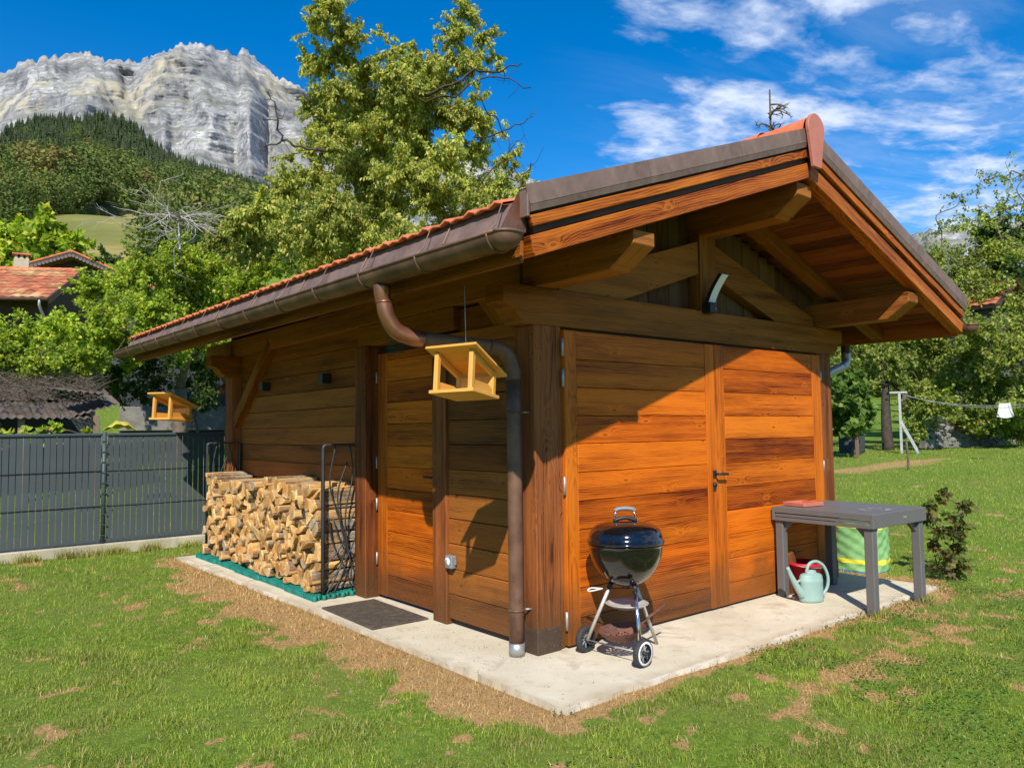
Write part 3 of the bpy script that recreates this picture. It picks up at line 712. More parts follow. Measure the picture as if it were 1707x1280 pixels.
VV = np.concatenate([tv @ m_[0][:3, :3].T + m_[0][:3, 3] for m_ in rest]); FF = np.concatenate([tf+i*len(tv) for i in range(len(rest))])
tag(put('roof_tiles', np_mesh('roof_tiles', VV, None, quads=FF, smooth_on=True), 'terracotta', shed), kind='stuff')
# underlay that closes the roof build-up from above
for s in (-1, 1):
    L = 2.86/math.cos(RA); o = put('roof_deck', box_mesh(L, RY1-RY0-.3, .10, 0, 1, 'dark_wood'), 'dark_wood', shed, (CXR+s*1.43, (RY0+RY1)/2+.02, zr(CXR+1.43)+.215), (.010, s*RA, 0)); lift(o, (RY0+RY1)/2)
# eave boards
for s in (-1, 1):
    xx = CXR+s*2.846; y0, y1 = RY0+.06, RY1-.02
    o = put('fascia_board', box_mesh(.026, y1-y0, .175, .003, 1, 'wood_wall'), 'wood_wall', shed, (xx, (y0+y1)/2, zr(xx)+.075), (.010, 0, 0)); lift(o, (y0+y1)/2)
    # copper drip sheet from the tile edge down into the gutter
    L = y1-y0+.01; vs = []; prof = [(-.07, .115), (.005, .098), (.070, -.035), (.085, -.06)]
    for yy in (-L/2, L/2):
        for a, b in prof: vs.append((s*a*1.0, yy, b))
    fs = [(i, i+1, 5+i, 4+i) for i in range(3)]
    me = bpy.data.meshes.new('drip_sheet'); me.from_pydata(vs, [], fs); me.update()
    o = put('drip_sheet', me, 'flash_metal', shed, (xx+s*.05, (y0+y1)/2-.01, zr(xx)+.20), (.010, 0, 0)); lift(o, (y0+y1)/2)
    for yy in np.arange(y0+.55, y1, .98):
        o = put('sheet_seam', box_mesh(.012, .012, .15, .002, 2, 'flash_metal'), 'flash_metal', shed, (xx+s*.094, yy, zr(xx)+.232), (0, s*-.46, 0)); lift(o, yy)
put('verge_end_sheet', prism_mesh([(-.99, 2.53), (-.83, 2.53), (-.80, 2.74), (-.87, 2.74)], 1, RY0+.03, RY0+.042), 'copper_warm', shed)
box('verge_end_cap', -.868, -.852, RY0-.03, RY0+.04, 2.60, 2.752, 'flash_metal', shed, .002)
# gutters: half-round copper, bead along the outer lip, round end caps, strap brackets
def gutter(s):
    xx = CXR+s*3.005; y0, y1 = -1.0, 7.35; rr_ = .083; zc = 2.492
    g = empty('gutter', (xx, y0, zc)); g.parent = shed; g.rotation_euler = (.0135, 0, 0)
    L = y1-y0; vs, fs = [], []; n = 14
    for yy in (.06, L-.06):
        for i in range(n+1):
            a = math.pi+math.pi*i/n; vs.append((rr_*math.cos(a), yy, rr_*math.sin(a)))
        for i in range(n+1):
            a = math.pi+math.pi*i/n; vs.append(((rr_-.004)*math.cos(a), yy, (rr_-.004)*math.sin(a)))
    m_ = 2*(n+1)
    for i in range(n): fs.append((i, i+1, m_+i+1, m_+i)); fs.append((n+1+i, m_+n+1+i, m_+n+2+i, n+2+i))
    me = bpy.data.meshes.new('gutter_trough'); me.from_pydata(vs, [], fs); me.update(); put('trough', smooth(me), 'copper_dark', g)
    lip = [(s*rr_, .0, 0), (s*rr_, L, 0)]
    tube('lip_bead', np.array([(s*rr_, y, .002) for y in np.linspace(0.06, L, 12)]), .009, 'copper_dark', g, 8)
    # rounded end caps
    for yy, sg in ((.06, -1), (L-.06, 1)):
        vs, fs = [], []; nr, na = 6, 14
        for j in range(nr+1):
            ph = math.pi/2*j/nr
            for i in range(na+1):
                a = math.pi+math.pi*i/na; vs.append((rr_*math.cos(ph)*math.cos(a), yy+sg*rr_*.85*math.sin(ph), rr_*math.cos(ph)*math.sin(a)))
        for j in range(nr):
            for i in range(na): k_ = j*(na+1)+i; fs.append((k_, k_+1, k_+na+2, k_+na+1))
        me = bpy.data.meshes.new('end_cap'); me.from_pydata(vs, [], fs); me.update(); put('end_cap', smooth(me), 'copper_dark', g)
        a = np.linspace(0, math.pi, 12); tube('lip_bead', np.stack([rr_*np.cos(a), yy+sg*rr_*.85*np.sin(a), np.full(12, .002)], 1), .009, 'copper_dark', g, 8)
    n = 13
    for i in range(n):
        yy = .12+i*(L-.24)/(n-1); a = np.linspace(math.pi, 2*math.pi, 13)
        c_, sn = np.cos(a), np.sin(a)
        o = tube('bracket', np.stack([(rr_+.004)*c_, np.full(13, yy), (rr_+.004)*sn], 1), .0065, 'copper_dark', g, 6)
        # strap from the back edge up under the tiles
        tube('strap', np.array([(s*.078, yy, .004), (s*.02, yy+.012, .055), (s*-.055, yy+.05, .185)]), .004, 'flash_metal', g, 5)
    return g
gutter(-1); gutter(1)
# downpipe on the near corner
dp = empty('downpipe', (0, 0, 0)); dp.parent = shed
path = spline([(-.98, .33, 2.425), (-.98, .33, 2.36), (-.965, .325, 2.30)], 4)
put('outlet', np_mesh('outlet', *(lambda v, q_, t_: (v, t_))(*tubes_np([(path, np.linspace(.058, .046, len(path)))], 16)), quads=tubes_np([(path, .05)], 16)[1], smooth_on=True), 'copper_warm', dp)
a = np.linspace(0, 2*math.pi, 17); tube('collar', np.stack([-.966+.054*np.cos(a), .325+.054*np.sin(a), np.full(17, 2.318)], 1), .006, 'copper_warm', dp, 6)
tube('elbow', spline([(-.968, .325, 2.33), (-.955, .32, 2.24), (-.90, .305, 2.145), (-.80, .275, 2.10), (-.72, .255, 2.09)], 6), .053, 'copper_warm', dp, 16)
tube('sloped_pipe', spline([(-.74, .26, 2.092), (-.45, .20, 2.075), (-.24, .155, 2.06)], 4), .050, 'copper_dark', dp, 16)
tube('elbow', spline([(-.26, .158, 2.062), (-.17, .140, 2.045), (-.115, .125, 1.99), (-.09, .112, 1.90), (-.09, .111, 1.84)], 6), .053, 'copper_dark', dp, 16)
tube('lower_pipe', np.array([(-.09, .111, z) for z in np.linspace(1.86, .05, 8)]), .0505, 'copper_dark', dp, 20)
tube('ground_socket', np.array([(-.09, .111, .085), (-.09, .111, .001)]), .0545, 'zinc', dp, 20)
for z in (1.62, .30):
    a = np.linspace(0, 2*math.pi, 17); tube('clamp', np.stack([-.09+.054*np.cos(a), .111+.054*np.sin(a), np.full(17, z)], 1), .006, 'copper_dark', dp, 6)
    tube('clamp_screw', np.array([(-.04, .085, z), (.002, .06, z)]), .007, 'zinc', dp, 6)
# second downpipe behind the far front corner
dq = empty('downpipe', (0, 0, 0)); dq.parent = shed
tube('outlet', spline([(W+.98, .33, 2.44), (W+.98, .33, 2.36), (W+.97, .325, 2.29)], 4), .05, 'copper_dark', dq, 14)
tube('elbow', spline([(W+.972, .325, 2.31), (W+.95, .318, 2.22), (W+.88, .30, 2.17), (W+.74, .26, 2.14)], 6), .05, 'zinc', dq, 14)
tube('sloped_pipe', spline([(W+.76, .265, 2.142), (W+.45, .20, 2.09), (W+.20, .145, 2.045)], 4), .048, 'zinc', dq, 14)
tube('elbow', spline([(W+.22, .148, 2.05), (W+.13, .125, 2.01), (W+.095, .113, 1.90), (W+.09, .111, 1.84)], 6), .05, 'zinc', dq, 14)
tube('lower_pipe', np.array([(W+.09, .111, 1.86), (W+.09, .111, .02)]), .048, 'zinc', dq, 14)

# ------------------------------------------------------------------ long wall
BH = .1925
def boards(x0, x1, y0, y1, z0, z1, mat, name='plank', axis=None, par=None, bh=BH):
    z = z0; k = 0
    while z < z1-.02:
        zt_ = min(z+bh, z1)
        j = random.uniform(-.0025, .0025)
        if (x1-x0) < (y1-y0): box(name, x0+j, x1+j, y0, y1, z+.002, zt_-.002, mat, par or shed, .005, axis=1)
        else: box(name, x0, x1, y0+j, y1+j, z+.002, zt_-.002, mat, par or shed, .005, axis=0)
        z = zt_; k += 1
boards(.125, .15, 2.56, YL-.245, .02, 2.50, 'wood_wall')
boards(.042, .07, .215, 1.094, .045, 2.27, 'wood_wall')
box('sill_gap', .08, .12, .215, 1.094, .004, .05, 'dark_wood', shed, 0)
box('lintel', .03, .19, .99, 2.56, 2.292, 2.478, 'wood_beam', shed, .004)
box('wall_core', .17, .20, .21, YL-.22, .01, 2.50, 'dark_wood', shed, 0)
boards(.10, .125, .215, 1.0, 2.27, 2.48, 'wood_wall')
boards(.15, .175, YL-.24, YL, 2.22, 2.40, 'wood_wall')
# other two walls
boards(W-.15, W-.125, .215, YL-.245, .02, 2.50, 'wood_wall')
boards(.2, W-.2, YL-.15, YL-.125, .02, ZB, 'wood_wall')
x = .02
while x < W-.02:
    x2 = min(x+.135, W-.02); zt_ = zr((x+x2)/2)+.09
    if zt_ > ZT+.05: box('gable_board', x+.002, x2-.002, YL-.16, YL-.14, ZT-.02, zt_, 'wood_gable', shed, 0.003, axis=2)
    x = x2
box('wall_core', W-.19, W-.16, .21, YL-.22, .01, 2.50, 'dark_wood', shed, 0)
# braces
def brace(p0, p1, w_, th, name='brace'):
    a, b = Vector(p0), Vector(p1); dv = b-a; L = dv.length
    me = box_mesh(L, th, w_, .004, 0, 'wood_beam'); o = put(name, me, 'wood_beam', shed, (a+b)/2)
    ux = dv.normalized(); uy = Vector((1, 0, 0)); uy = (uy-ux*uy.dot(ux)).normalized(); uz = ux.cross(uy)
    o.rotation_euler = Matrix((ux, uy, uz)).transposed().to_euler(); return o
brace((.075, 5.90, 1.60), (.075, 4.72, 2.555), .13, .10)
brace((.10, .12, 1.98), (.10, .66, 2.53), .15, .08)
# side door on the long wall
def hinge(par, x, y, z, L=.11, r=.009): tube('hinge', np.array([(x, y, z-L/2), (x, y, z-.002), (x, y, z+.002), (x, y, z+L/2)]), r, 'steel', par, 8)
dr = empty('side_door', (.13, 1.29, .02)); dr.parent = shed; tag(dr, 'narrow plank door with black lever handle')
def dbox(name, y0, y1, z0, z1, x0, x1, m, ax): return box(name, x0-.13, x1-.13, y0-1.29, y1-1.29, z0-.02, z1-.02, m, dr, .004, axis=ax)
dbox('stile', 2.175, 2.335, .03, 2.215, .118, .16, 'wood_stile', 2)
dbox('stile', 1.288, 1.315, .03, 2.215, .118, .16, 'wood_stile', 2)
z = .03
while z < 2.2:
    zt_ = min(z+.1925, 2.215); j = random.uniform(-.0015, .0015); dbox('plank', 1.317, 2.173, z+.0015, zt_-.0015, .121+j, .155, 'wood_door', 1); z = zt_
for z in (.33, .82, 1.20, 1.98): hinge(dr, .11-.13, 2.342-1.29, z)
tube('lever_handle', np.array([(-.012, .085, 1.10), (-.055, .085, 1.10), (-.06, .09, 1.10), (-.06, .20, 1.10)]), .010, 'black_metal', dr, 8)
tube('lock', np.array([(-.012, .085, .955), (-.022, .085, .955)]), .018, 'black_metal', dr, 12)

# double door on the gable
def leaf(name, x0, x1, sl, sr, lab):
    d_ = empty(name, (x0, -.022, .0)); d_.parent = shed; tag(d_, lab)
    b = lambda nm, a, c_, z0, z1, m, ax, y0=0.0, y1=.045: box(nm, a-x0, c_-x0, y0, y1, z0, z1, m, d_, .004, axis=ax)
    if sl: b('stile', x0, x0+sl, .018, 2.198, 'wood_stile', 2)
    if sr: b('stile', x1-sr, x1, .018, 2.198, 'wood_stile', 2)
    z = .018; first = .175
    while z < 2.19:
        zt_ = min(z+(first if z < .02 else .2005), 2.198); j = random.uniform(-.0015, .0018)
        b('plank', x0+sl+.0015, x1-sr-.0015, z+.0015, zt_-.0015, 'wood_door', 0, .004+j); z = zt_
    return d_
L1 = leaf('double_door', .262, 1.992, .120, .118, 'orange plank door leaf behind the kettle grill')
L2 = leaf('double_door', 1.998, 3.735, .132, .160, 'orange plank door leaf behind the garden table')
for z in (.19, 1.11, 1.86, 2.075): hinge(L1, -.012, .004, z, .125, .0105)
for z in (.19, 1.11, 2.0): hinge(L2, 1.749, .004, z, .11, .009)
tube('lever_handle', np.array([(-.04, -.004, 1.115), (-.04, -.05, 1.115), (-.035, -.055, 1.115), (.075, -.055, 1.112)]), .011, 'black_metal', L2, 8)
box('handle_plate', -.062, -.018, -.012, .0, 1.085, 1.145, 'black_metal', L2, .003)
tube('lock', np.array([(-.045, .0, 1.025), (-.045, -.018, 1.025)]), .020, 'black_metal', L2, 12)
box('lock_plate', -.060, -.030, -.010, .0, .975, 1.045, 'black_metal', L2, .004)
box('door_frame', .213, .262, .012, .06, 0.006, 2.22, 'wood_post', shed, .003, axis=2)
box('door_frame', W-.245, W-.213, .012, .06, 0.006, 2.22, 'wood_post', shed, .003, axis=2)
box('door_stop', .263, W-.246, .035, .07, .004, 2.22, 'dark_wood', shed, 0)

# ------------------------------------------------------------------ small things fixed to or hanging from the shed
def wall_lamp(y, lab):
    o = empty('wall_lamp', (.125, y, 2.05), 0, lab, 'wall lamp', 'black cube wall lamps')
    box('lamp_body', -.105, -.012, -.05, .05, -.05, .05, 'black_metal', o, .003); box('mounting_plate', -.014, .002, -.042, .042, -.042, .042, 'black_metal', o, .001)
    return o
wall_lamp(4.93, 'small black cube wall lamp beside the slanting brace'); wall_lamp(3.34, 'small black cube wall lamp nearer the door post')
def flood():
    o = empty('gable_lamp', (1.93, -.002, 2.50), 0, 'curved black gable lamp with pale lens on the tie beam', 'lamp')
    box('lamp_base', -.045, .045, -.085, .0, -.045, .045, 'black_metal', o, .006)
    box('sensor', -.03, .03, -.05, -.02, .045, .06, 'plastic_black', o, .003)
    pts = [Vector((0, -.05 - .155*math.sin(a)*1.0, .03+.27*(1-math.cos(a)) if False else .03)) for a in (0,)]
    vs, fs, n = [], [], 10
    for i in range(n+1):
        t_ = i/n; y = -.045-.03*math.sin(t_*1.4)-.10*t_*t_; z = .02+.25*t_
        for sx in (-.052, .052):
            vs.append((sx+.03*t_, y-.012, z)); vs.append((sx+.03*t_, y+.02, z+.004))
    for i in range(n):
        a = i*4
        fs += [(a, a+2, a+6, a+4), (a+1, a+5, a+7, a+3), (a, a+4, a+5, a+1), (a+2, a+3, a+7, a+6)]
    fs += [(0, 1, 3, 2), (n*4, n*4+2, n*4+3, n*4+1)]
    me = bpy.data.meshes.new('arm'); me.from_pydata(vs, [], fs); me.update(); put('arm', me, 'black_metal', o)
    vs, fs = [], []
    for i in range(n+1):
        t_ = .06+.92*i/n; y = -.045-.03*math.sin(t_*1.4)-.10*t_*t_-.015; z = .02+.25*t_
        for sx in (-.044, .044): vs.append((sx+.03*t_, y, z))
    for i in range(n): fs.append((2*i, 2*i+1, 2*i+3, 2*i+2))
    me = bpy.data.meshes.new('lens'); me.from_pydata(vs, [], fs); me.update(); put('lens', me, 'lamp_lens', o)
    tube('screw', np.array([(.02, -.086, -.01), (.02, -.09, -.01)]), .008, 'steel', o, 8)
flood()
def socket():
    o = empty('power_socket', (.042, 1.03, .49), 0, 'grey outdoor power socket with white cover on the plank wall', 'socket')
    box('housing', -.052, 0, -.045, .045, -.05, .05, 'plastic_grey', o, .008)
    tube('cover', np.array([(-.052, .006, .004), (-.057, .006, .004)]), .032, 'plastic_white', o, 20)
    tube('pin_hole', np.array([(-.0575, .012, .012), (-.0585, .012, .012)]), .006, 'plastic_black', o, 8)
    box('switch', -.03, -.012, -.062, -.045, -.02, .02, 'plastic_grey', o, .004)
socket()
# wire cage feeder hanging over the side door
o = empty('wire_cage', (-.30, 1.32, 2.10), .3, 'little green wire cage hanging above the side door', 'bird feeder')
ps = []
for i in range(5):
    for k in range(2):
        a = -.045+.09*i/4; ps.append((np.array([(a, (-.045, .045)[k], 0), (a, (-.045, .045)[k], .22)]), .0016)); ps.append((np.array([((-.045, .045)[k], a, 0), ((-.045, .045)[k], a, .22)]), .0016))
for z in np.linspace(0, .22, 9): ps.append((np.array([(-.045, -.045, z), (.045, -.045, z), (.045, .045, z), (-.045, .045, z), (-.045, -.045, z)]), .0016))
V, Q, T = tubes_np(ps, 4); plain('wire_green', (0.02, 0.08, 0.07), 0.5); put('cage', np_mesh('cage', V, T, quads=Q), 'wire_green', o)
tube('hanging_wire', np.array([(0, 0, .22), (0, 0, .40)]), .002, 'wire_green', o, 4)

# bird feeders: tilted roof on posts over a floor with low side boards
def feeder(loc, rz, tilt, wire_top, lab, sc=1.0):
    o = empty('bird_feeder', loc, rz, lab, 'bird feeder', 'hanging wooden bird feeders'); o.rotation_euler = (tilt[0], tilt[1], rz); o.scale = (sc,)*3
    m = 'wood_feeder'
    box('floor_board', -.15, .15, -.15, .15, 0, .02, m, o, .002)
    def zt(y): return .245-.33*(y+.13)            # underside of the roof
    for sx in (-1, 1):
        xa = sx*.118
        box('post', xa-.014, xa+.014, -.135, -.105, .02, zt(-.12), m, o, .002)
        box('post', xa-.014, xa+.014, .105, .135, .02, zt(.12), m, o, .002)
        p = [(-.104, zt(-.104)-.002), (-.104, zt(-.104)-.035), (.104, zt(.104)-.035), (.104, zt(.104)-.002)]
        put('rail', prism_mesh(p, 0, xa-.012, xa+.012, .001, grain=1), m, o)
        p = [(-.104, .0205), (.104, .0205), (.104, .05), (.06, .075), (-.104, .075)]
        put('side_board', prism_mesh(p, 0, xa-.009, xa+.009, .001, grain=1), m, o)
    box('back_board', -.103, .103, .11, .125, .0205, .135, m, o, .002)
    L = .37/math.cos(.319)
    put('roof_board', box_mesh(.345, L, .016, .002, 0, m), m, o, (0, .012, zt(.012)+.0095), (-.319, 0, 0))
    tube('eye_screw', np.array([(0, 0, zt(0)+.01), (0, 0, zt(0)+.05)]), .004, 'steel', o, 6)
    Lw_ = wire_top-zt(0)-.05; tube('hanging_wire', np.array([(0, 0, zt(0)+.05), (0, math.sin(tilt[0])*Lw_, zt(0)+.05+math.cos(tilt[0])*Lw_)]), .0022, 'steel', o, 5)
    return o
feeder((-.78, -.27, 1.70), R(-68), (R(-7), R(-1)), .66, 'light wooden bird feeder hanging by the copper downpipe')
feeder((-.545, 6.48, 1.68), R(-66), (R(-3), R(1)), .74, 'light wooden bird feeder hanging at the rear eave above the fence', 1.25)

# ------------------------------------------------------------------ firewood
def voronoi_logs():
    rg = random.Random(11)
    y0, y1, z0 = 2.64, 5.72, .052
    def ztop(y): return .985 + .045*math.sin(y*2.1+.4) + .03*math.sin(y*7.0) + (.03 if y > 4.9 else 0)
    pts = []
    tries = 0
    while tries < 9000:
        tries += 1
        y = rg.uniform(y0, y1); z = rg.uniform(z0, ztop(y))
        dm = rg.choice((.075, .10, .12, .145))
        if all(((y-a)**2+((z-b)*1.08)**2) > ((dm+c_)/2)**2 for a, b, c_ in pts): pts.append((y, z, dm))
    cells = []
    for i, (y, z, dm) in enumerate(pts):
        poly = [(y0, z0), (y1, z0), (y1, ztop(y)), (y0, ztop(y))]
        for j, (a, b, c_) in enumerate(pts):
            if j == i: continue
            dy_, dz_ = a-y, b-z; d2 = dy_*dy_+dz_*dz_
            if d2 > .16: continue
            k_ = .5+(dm*dm-c_*c_)/8/d2; mx, mz = y+dy_*k_, z+dz_*k_
            out = []
            for q_ in range(len(poly)):
                P, Q_ = poly[q_], poly[(q_+1) % len(poly)]
                sp = (P[0]-mx)*dy_+(P[1]-mz)*dz_; sq = (Q_[0]-mx)*dy_+(Q_[1]-mz)*dz_
                if sp <= 0: out.append(P)
                if sp*sq < 0:
                    t_ = sp/(sp-sq); out.append((P[0]+(Q_[0]-P[0])*t_, P[1]+(Q_[1]-P[1])*t_))
            poly = out
            if len(poly) < 3: break
        if len(poly) >= 3: cells.append(poly)
    def area(p): return abs(sum(p[i][0]*p[(i+1) % len(p)][1]-p[(i+1) % len(p)][0]*p[i][1] for i in range(len(p))))/2
    def split(p):
        cy, cz = sum(a for a, b in p)/len(p), sum(b for a, b in p)/len(p); an = rg.uniform(0, math.pi)
        n_ = (math.cos(an), math.sin(an)); A, B = [], []
        for i in range(len(p)):
            P, Q_ = p[i], p[(i+1) % len(p)]; sp = (P[0]-cy)*n_[0]+(P[1]-cz)*n_[1]; sq = (Q_[0]-cy)*n_[0]+(Q_[1]-cz)*n_[1]
            (A if sp <= 0 else B).append(P)
            if sp*sq < 0:
                t_ = sp/(sp-sq); X = (P[0]+(Q_[0]-P[0])*t_, P[1]+(Q_[1]-P[1])*t_); A.append(X); B.append(X)
        return [A, B]
    cells.sort(key=area, reverse=True); out = []
    room = max(0, 298-len(cells))
    for i, c_ in enumerate(cells):
        if i < room and area(c_) > .009: out += split(c_)
        else: out.append(c_)
    return [c_ for c_ in out if area(c_) > .0012]
def log_mesh(poly, rg):
    cy, cz = sum(a for a, b in poly)/len(poly), sum(b for a, b in poly)/len(poly)
    # rounded, uneven outline
    P = []
    n = len(poly)
    for i in range(n):
        a, b, c_ = poly[i-1], poly[i], poly[(i+1) % n]
        for t_ in (.30, .0, -.30):
            if t_ > 0: q_ = (b[0]+(a[0]-b[0])*t_, b[1]+(a[1]-b[1])*t_)
            elif t_ < 0: q_ = (b[0]+(c_[0]-b[0])*-t_, b[1]+(c_[1]-b[1])*-t_)
            else: q_ = (b[0]*.86+(a[0]+c_[0])*.07, b[1]*.86+(a[1]+c_[1])*.07)
            P.append(q_)
    P = [((a-cy)*.94, (b-cz)*.94) for a, b in P]
    L = .43; xf = -L/2+rg.choice((-.045, -.02, 0, .015, .03, .055))+rg.uniform(-.012, .012); tx, tz = rg.uniform(-.18, .18), rg.uniform(-.25, .25)
    vs, fs, mi = [], [], []
    n = len(P)
    for (x, s, j) in ((xf, .965, 0), (xf+.012, 1.0, 0), (L/2, .97, .006)):
        for a, b in P: vs.append((x+(a*tx+b*tz if x < 0 else 0)+rg.uniform(-.003, .003), a*s+rg.uniform(-j, j), b*s+rg.uniform(-j, j)))
    fs.append(tuple(range(n))); mi.append(0); fs.append(tuple(range(2*n, 3*n))[::-1]); mi.append(0)
    barks = [rg.random() < .40 for _ in range(n//3)]
    for k in range(2):
        for i in range(n):
            fs.append((k*n+i, (k+1)*n+i, (k+1)*n+(i+1) % n, k*n+(i+1) % n)); mi.append((0 if k == 0 else (2 if barks[(i//3) % len(barks)] else 1)))
    me = bpy.data.meshes.new('log'); me.from_pydata(vs, [], fs); me.update()
    for m in ('log_end', 'log_split', 'log_bark'): me.materials.append(MATS[m])
    me.polygons.foreach_set('material_index', mi)
    bm = bmesh.new(); bm.from_mesh(me); bmesh.ops.recalc_face_normals(bm, faces=bm.faces); bm.to_mesh(me); bm.free()
    return me, cy, cz
rg = random.Random(5)
for poly in voronoi_logs():
    me, cy, cz = log_mesh(poly, rg)
    o = put('firewood_log', me, None, None, (-.118+rg.uniform(-.012, .012), cy, cz), (rg.uniform(-.06, .06), rg.uniform(-.015, .015), rg.uniform(-.02, .02)))
    tag(o, 'split firewood log stacked in the row against the plank wall', 'firewood', 'split logs in the firewood row')
# teal plastic grid tiles under the logs
def grid_tile():
    V, Q = [], []; off = 0; p = .0475; r = .0236; hz = .045; ang = np.arange(6)/6*2*np.pi+np.pi/6
    for i in range(12):
        for j in range(14):
            cx_ = (i-5.5)*p*.96; cy_ = (j-6.5)*p+(p/2 if i % 2 else 0)
            for rr_, z in ((r, 0), (r, hz), (r*.86, hz), (r*.86, .004)):
                V.append(np.stack([cx_+rr_*np.cos(ang), cy_+rr_*np.sin(ang), np.full(6, z)], 1))
            for k in range(3):
                for q_ in range(6): Q.append((off+k*6+q_, off+k*6+(q_+1) % 6, off+(k+1)*6+(q_+1) % 6, off+(k+1)*6+q_))
            off += 24
    return np_mesh('grid_tile', np.concatenate(V), None, quads=np.array(Q))
gt = grid_tile()
names = ('nearest the door', 'second from the door', 'in the middle of the row', 'second from the fence', 'nearest the fence')
for i in range(5):
    o = put('plastic_grid_tile', gt, 'teal', None, (-.135+(.012 if i % 2 else -.006), 2.87+i*.665, .002), (0, 0, rg.uniform(-.008, .008)))
    tag(o, 'teal plastic grid tile under the firewood, the one ' + names[i], 'grid tile', 'teal grid tiles under the firewood')

# metal rack ends with branching rods
def rack(y, lab, seed):
    o = empty('firewood_rack', (-.31, y, 0), 0, lab, 'log rack', 'metal firewood rack ends')
    Hh = 1.385; wd = .40; rr_ = .0
    # flat-bar frame: inverted U
    def bar(nm, pts, wy=.036, th=.022):
        V, Q = [], []; pts = np.array(pts, float); n = len(pts)
        tn = np.gradient(pts, axis=0); tn /= np.linalg.norm(tn, axis=1)[:, None]
        nr = np.stack([tn[:, 2], np.zeros(n), -tn[:, 0]], 1)
        for i in range(n):
            for a, b in ((-1, -1), (1, -1), (1, 1), (-1, 1)): V.append(pts[i]+nr[i]*th/2*a+np.array([0, wy/2*b, 0]))
        for i in range(n-1):
            for k in range(4): Q.append((i*4+k, i*4+(k+1) % 4, (i+1)*4+(k+1) % 4, (i+1)*4+k))
        Q.append((0, 3, 2, 1)); Q.append(((n-1)*4, (n-1)*4+1, (n-1)*4+2, (n-1)*4+3))
        put(nm, np_mesh(nm, np.array(V), None, quads=np.array(Q)), 'rack_metal', o)
    c_ = .03; arc = [(c_-c_*math.cos(a), 0, Hh-c_+c_*math.sin(a)) for a in np.linspace(0, math.pi/2, 6)]
    arc2 = [(wd-c_+c_*math.sin(a), 0, Hh-c_+c_*math.cos(a)) for a in np.linspace(0, math.pi/2, 6)]
    bar('frame', [(0, 0, 0), (0, 0, .7)] + arc + arc2 + [(wd, 0, .7), (wd, 0, 0)])
    bar('foot_bar', [(0, 0, .012), (wd, 0, .012)], .03, .008)
    r2 = random.Random(seed)
    rods = [[(.12, 0, 1.38), (.07, 0, 1.05), (.13, 0, .8), (.22, 0, .5), (.16, 0, .25), (.02, 0, .02)],
            [(.27, 0, 1.38), (.30, 0, 1.1), (.22, 0, .75), (.25, 0, .4), (.36, 0, .1)],
            [(.24, 0, 1.22), (.15, 0, .95), (.17, 0, .65), (.24, 0, .35), (.10, 0, .02)],
            [(.35, 0, 1.1), (.36, 0, .85), (.24, 0, .62), (.17, 0, .45), (.02, 0, .30)],
            [(.05, 0, .75), (.10, 0, .5), (.20, 0, .30), (.30, 0, .03)], [(.36, 0, .78), (.33, 0, .55), (.20, 0, .3), (.03, 0, .12)],
            [(.10, 0, .72), (.17, 0, .52), (.33, 0, .34)], [(.34, 0, .40), (.28, 0, .2), (.33, 0, .03)]]
    for rd in rods:
        tube('rod', spline([(a, r2.uniform(-.01, .01), c2) for a, b, c2 in rd], 5), .0075, 'rack_metal', o, 5)
rack(2.575, 'black metal log rack end with branching rods beside the door post', 1); rack(5.79, 'black metal log rack end with branching rods beside the fence', 2)

# ------------------------------------------------------------------ doormat
me = box_mesh(.50, .92, .014, .004, 1, 'mat_fibre'); o = put('doormat', me, 'mat_fibre', None, (-.235, 1.79, .0085), (0, 0, R(-1.5)))
tag(o, 'dark fibre doormat in front of the side door', 'doormat')

# ------------------------------------------------------------------ kettle grill
gr = empty('kettle_grill', (.47, -.37, 0), 0, 'black kettle grill on three legs in front of the double door', 'grill')
RK = .247; ZR = .735
prof = [(0.001, ZR-.285)] + [(RK*math.sin(a), ZR-.285*math.cos(a)*1.0) for a in np.linspace(.12, math.pi/2, 16)] + [(RK+.008, ZR+.001), (RK+.008, ZR-.006), (RK-.004, ZR-.008)]
put('bowl', lathe_mesh(prof, 48), 'black_enamel', gr)
lid = empty('lid', (0, 0, ZR+.008)); lid.parent = gr
prof = [(RK-.01, 0.002), (RK+.012, 0.0), (RK+.014, .012), (RK+.002, .018), (RK-.002, .05), (RK-.02, .085), (RK-.055, .112), (RK-.11, .128), (RK-.17, .136), (.001, .138)]
put('dome', lathe_mesh(prof, 48), 'black_enamel', lid)
hr = R(-38)
def rot2(p): return [(a*math.cos(hr)-b*math.sin(hr), a*math.sin(hr)+b*math.cos(hr), c_) for a, b, c_ in p]
tube('handle_bracket', np.array(rot2([(-.075, 0, .135), (-.068, 0, .18), (-.058, 0, .205)])), .007, 'chrome', lid, 8)
tube('handle_bracket', np.array(rot2([(.075, 0, .135), (.068, 0, .18), (.058, 0, .205)])), .007, 'chrome', lid, 8)
tube('handle_grip', spline(rot2([(-.066, 0, .203), (-.052, 0, .216), (0, 0, .222), (.052, 0, .216), (.066, 0, .203)]), 5), np.array([.010]+[.0145]*19+[.010]), 'plastic_grey', lid, 10)
tube('heat_shield', spline(rot2([(-.078, 0, .142), (0, 0, .160), (.078, 0, .142)]), 6), .013, 'plastic_black', lid, 8)
put('vent', lathe_mesh([(.001, .008), (.03, .008), (.032, 0), (.032, -.006)], 20), 'alu_matt', lid, (.11, .03, .134))
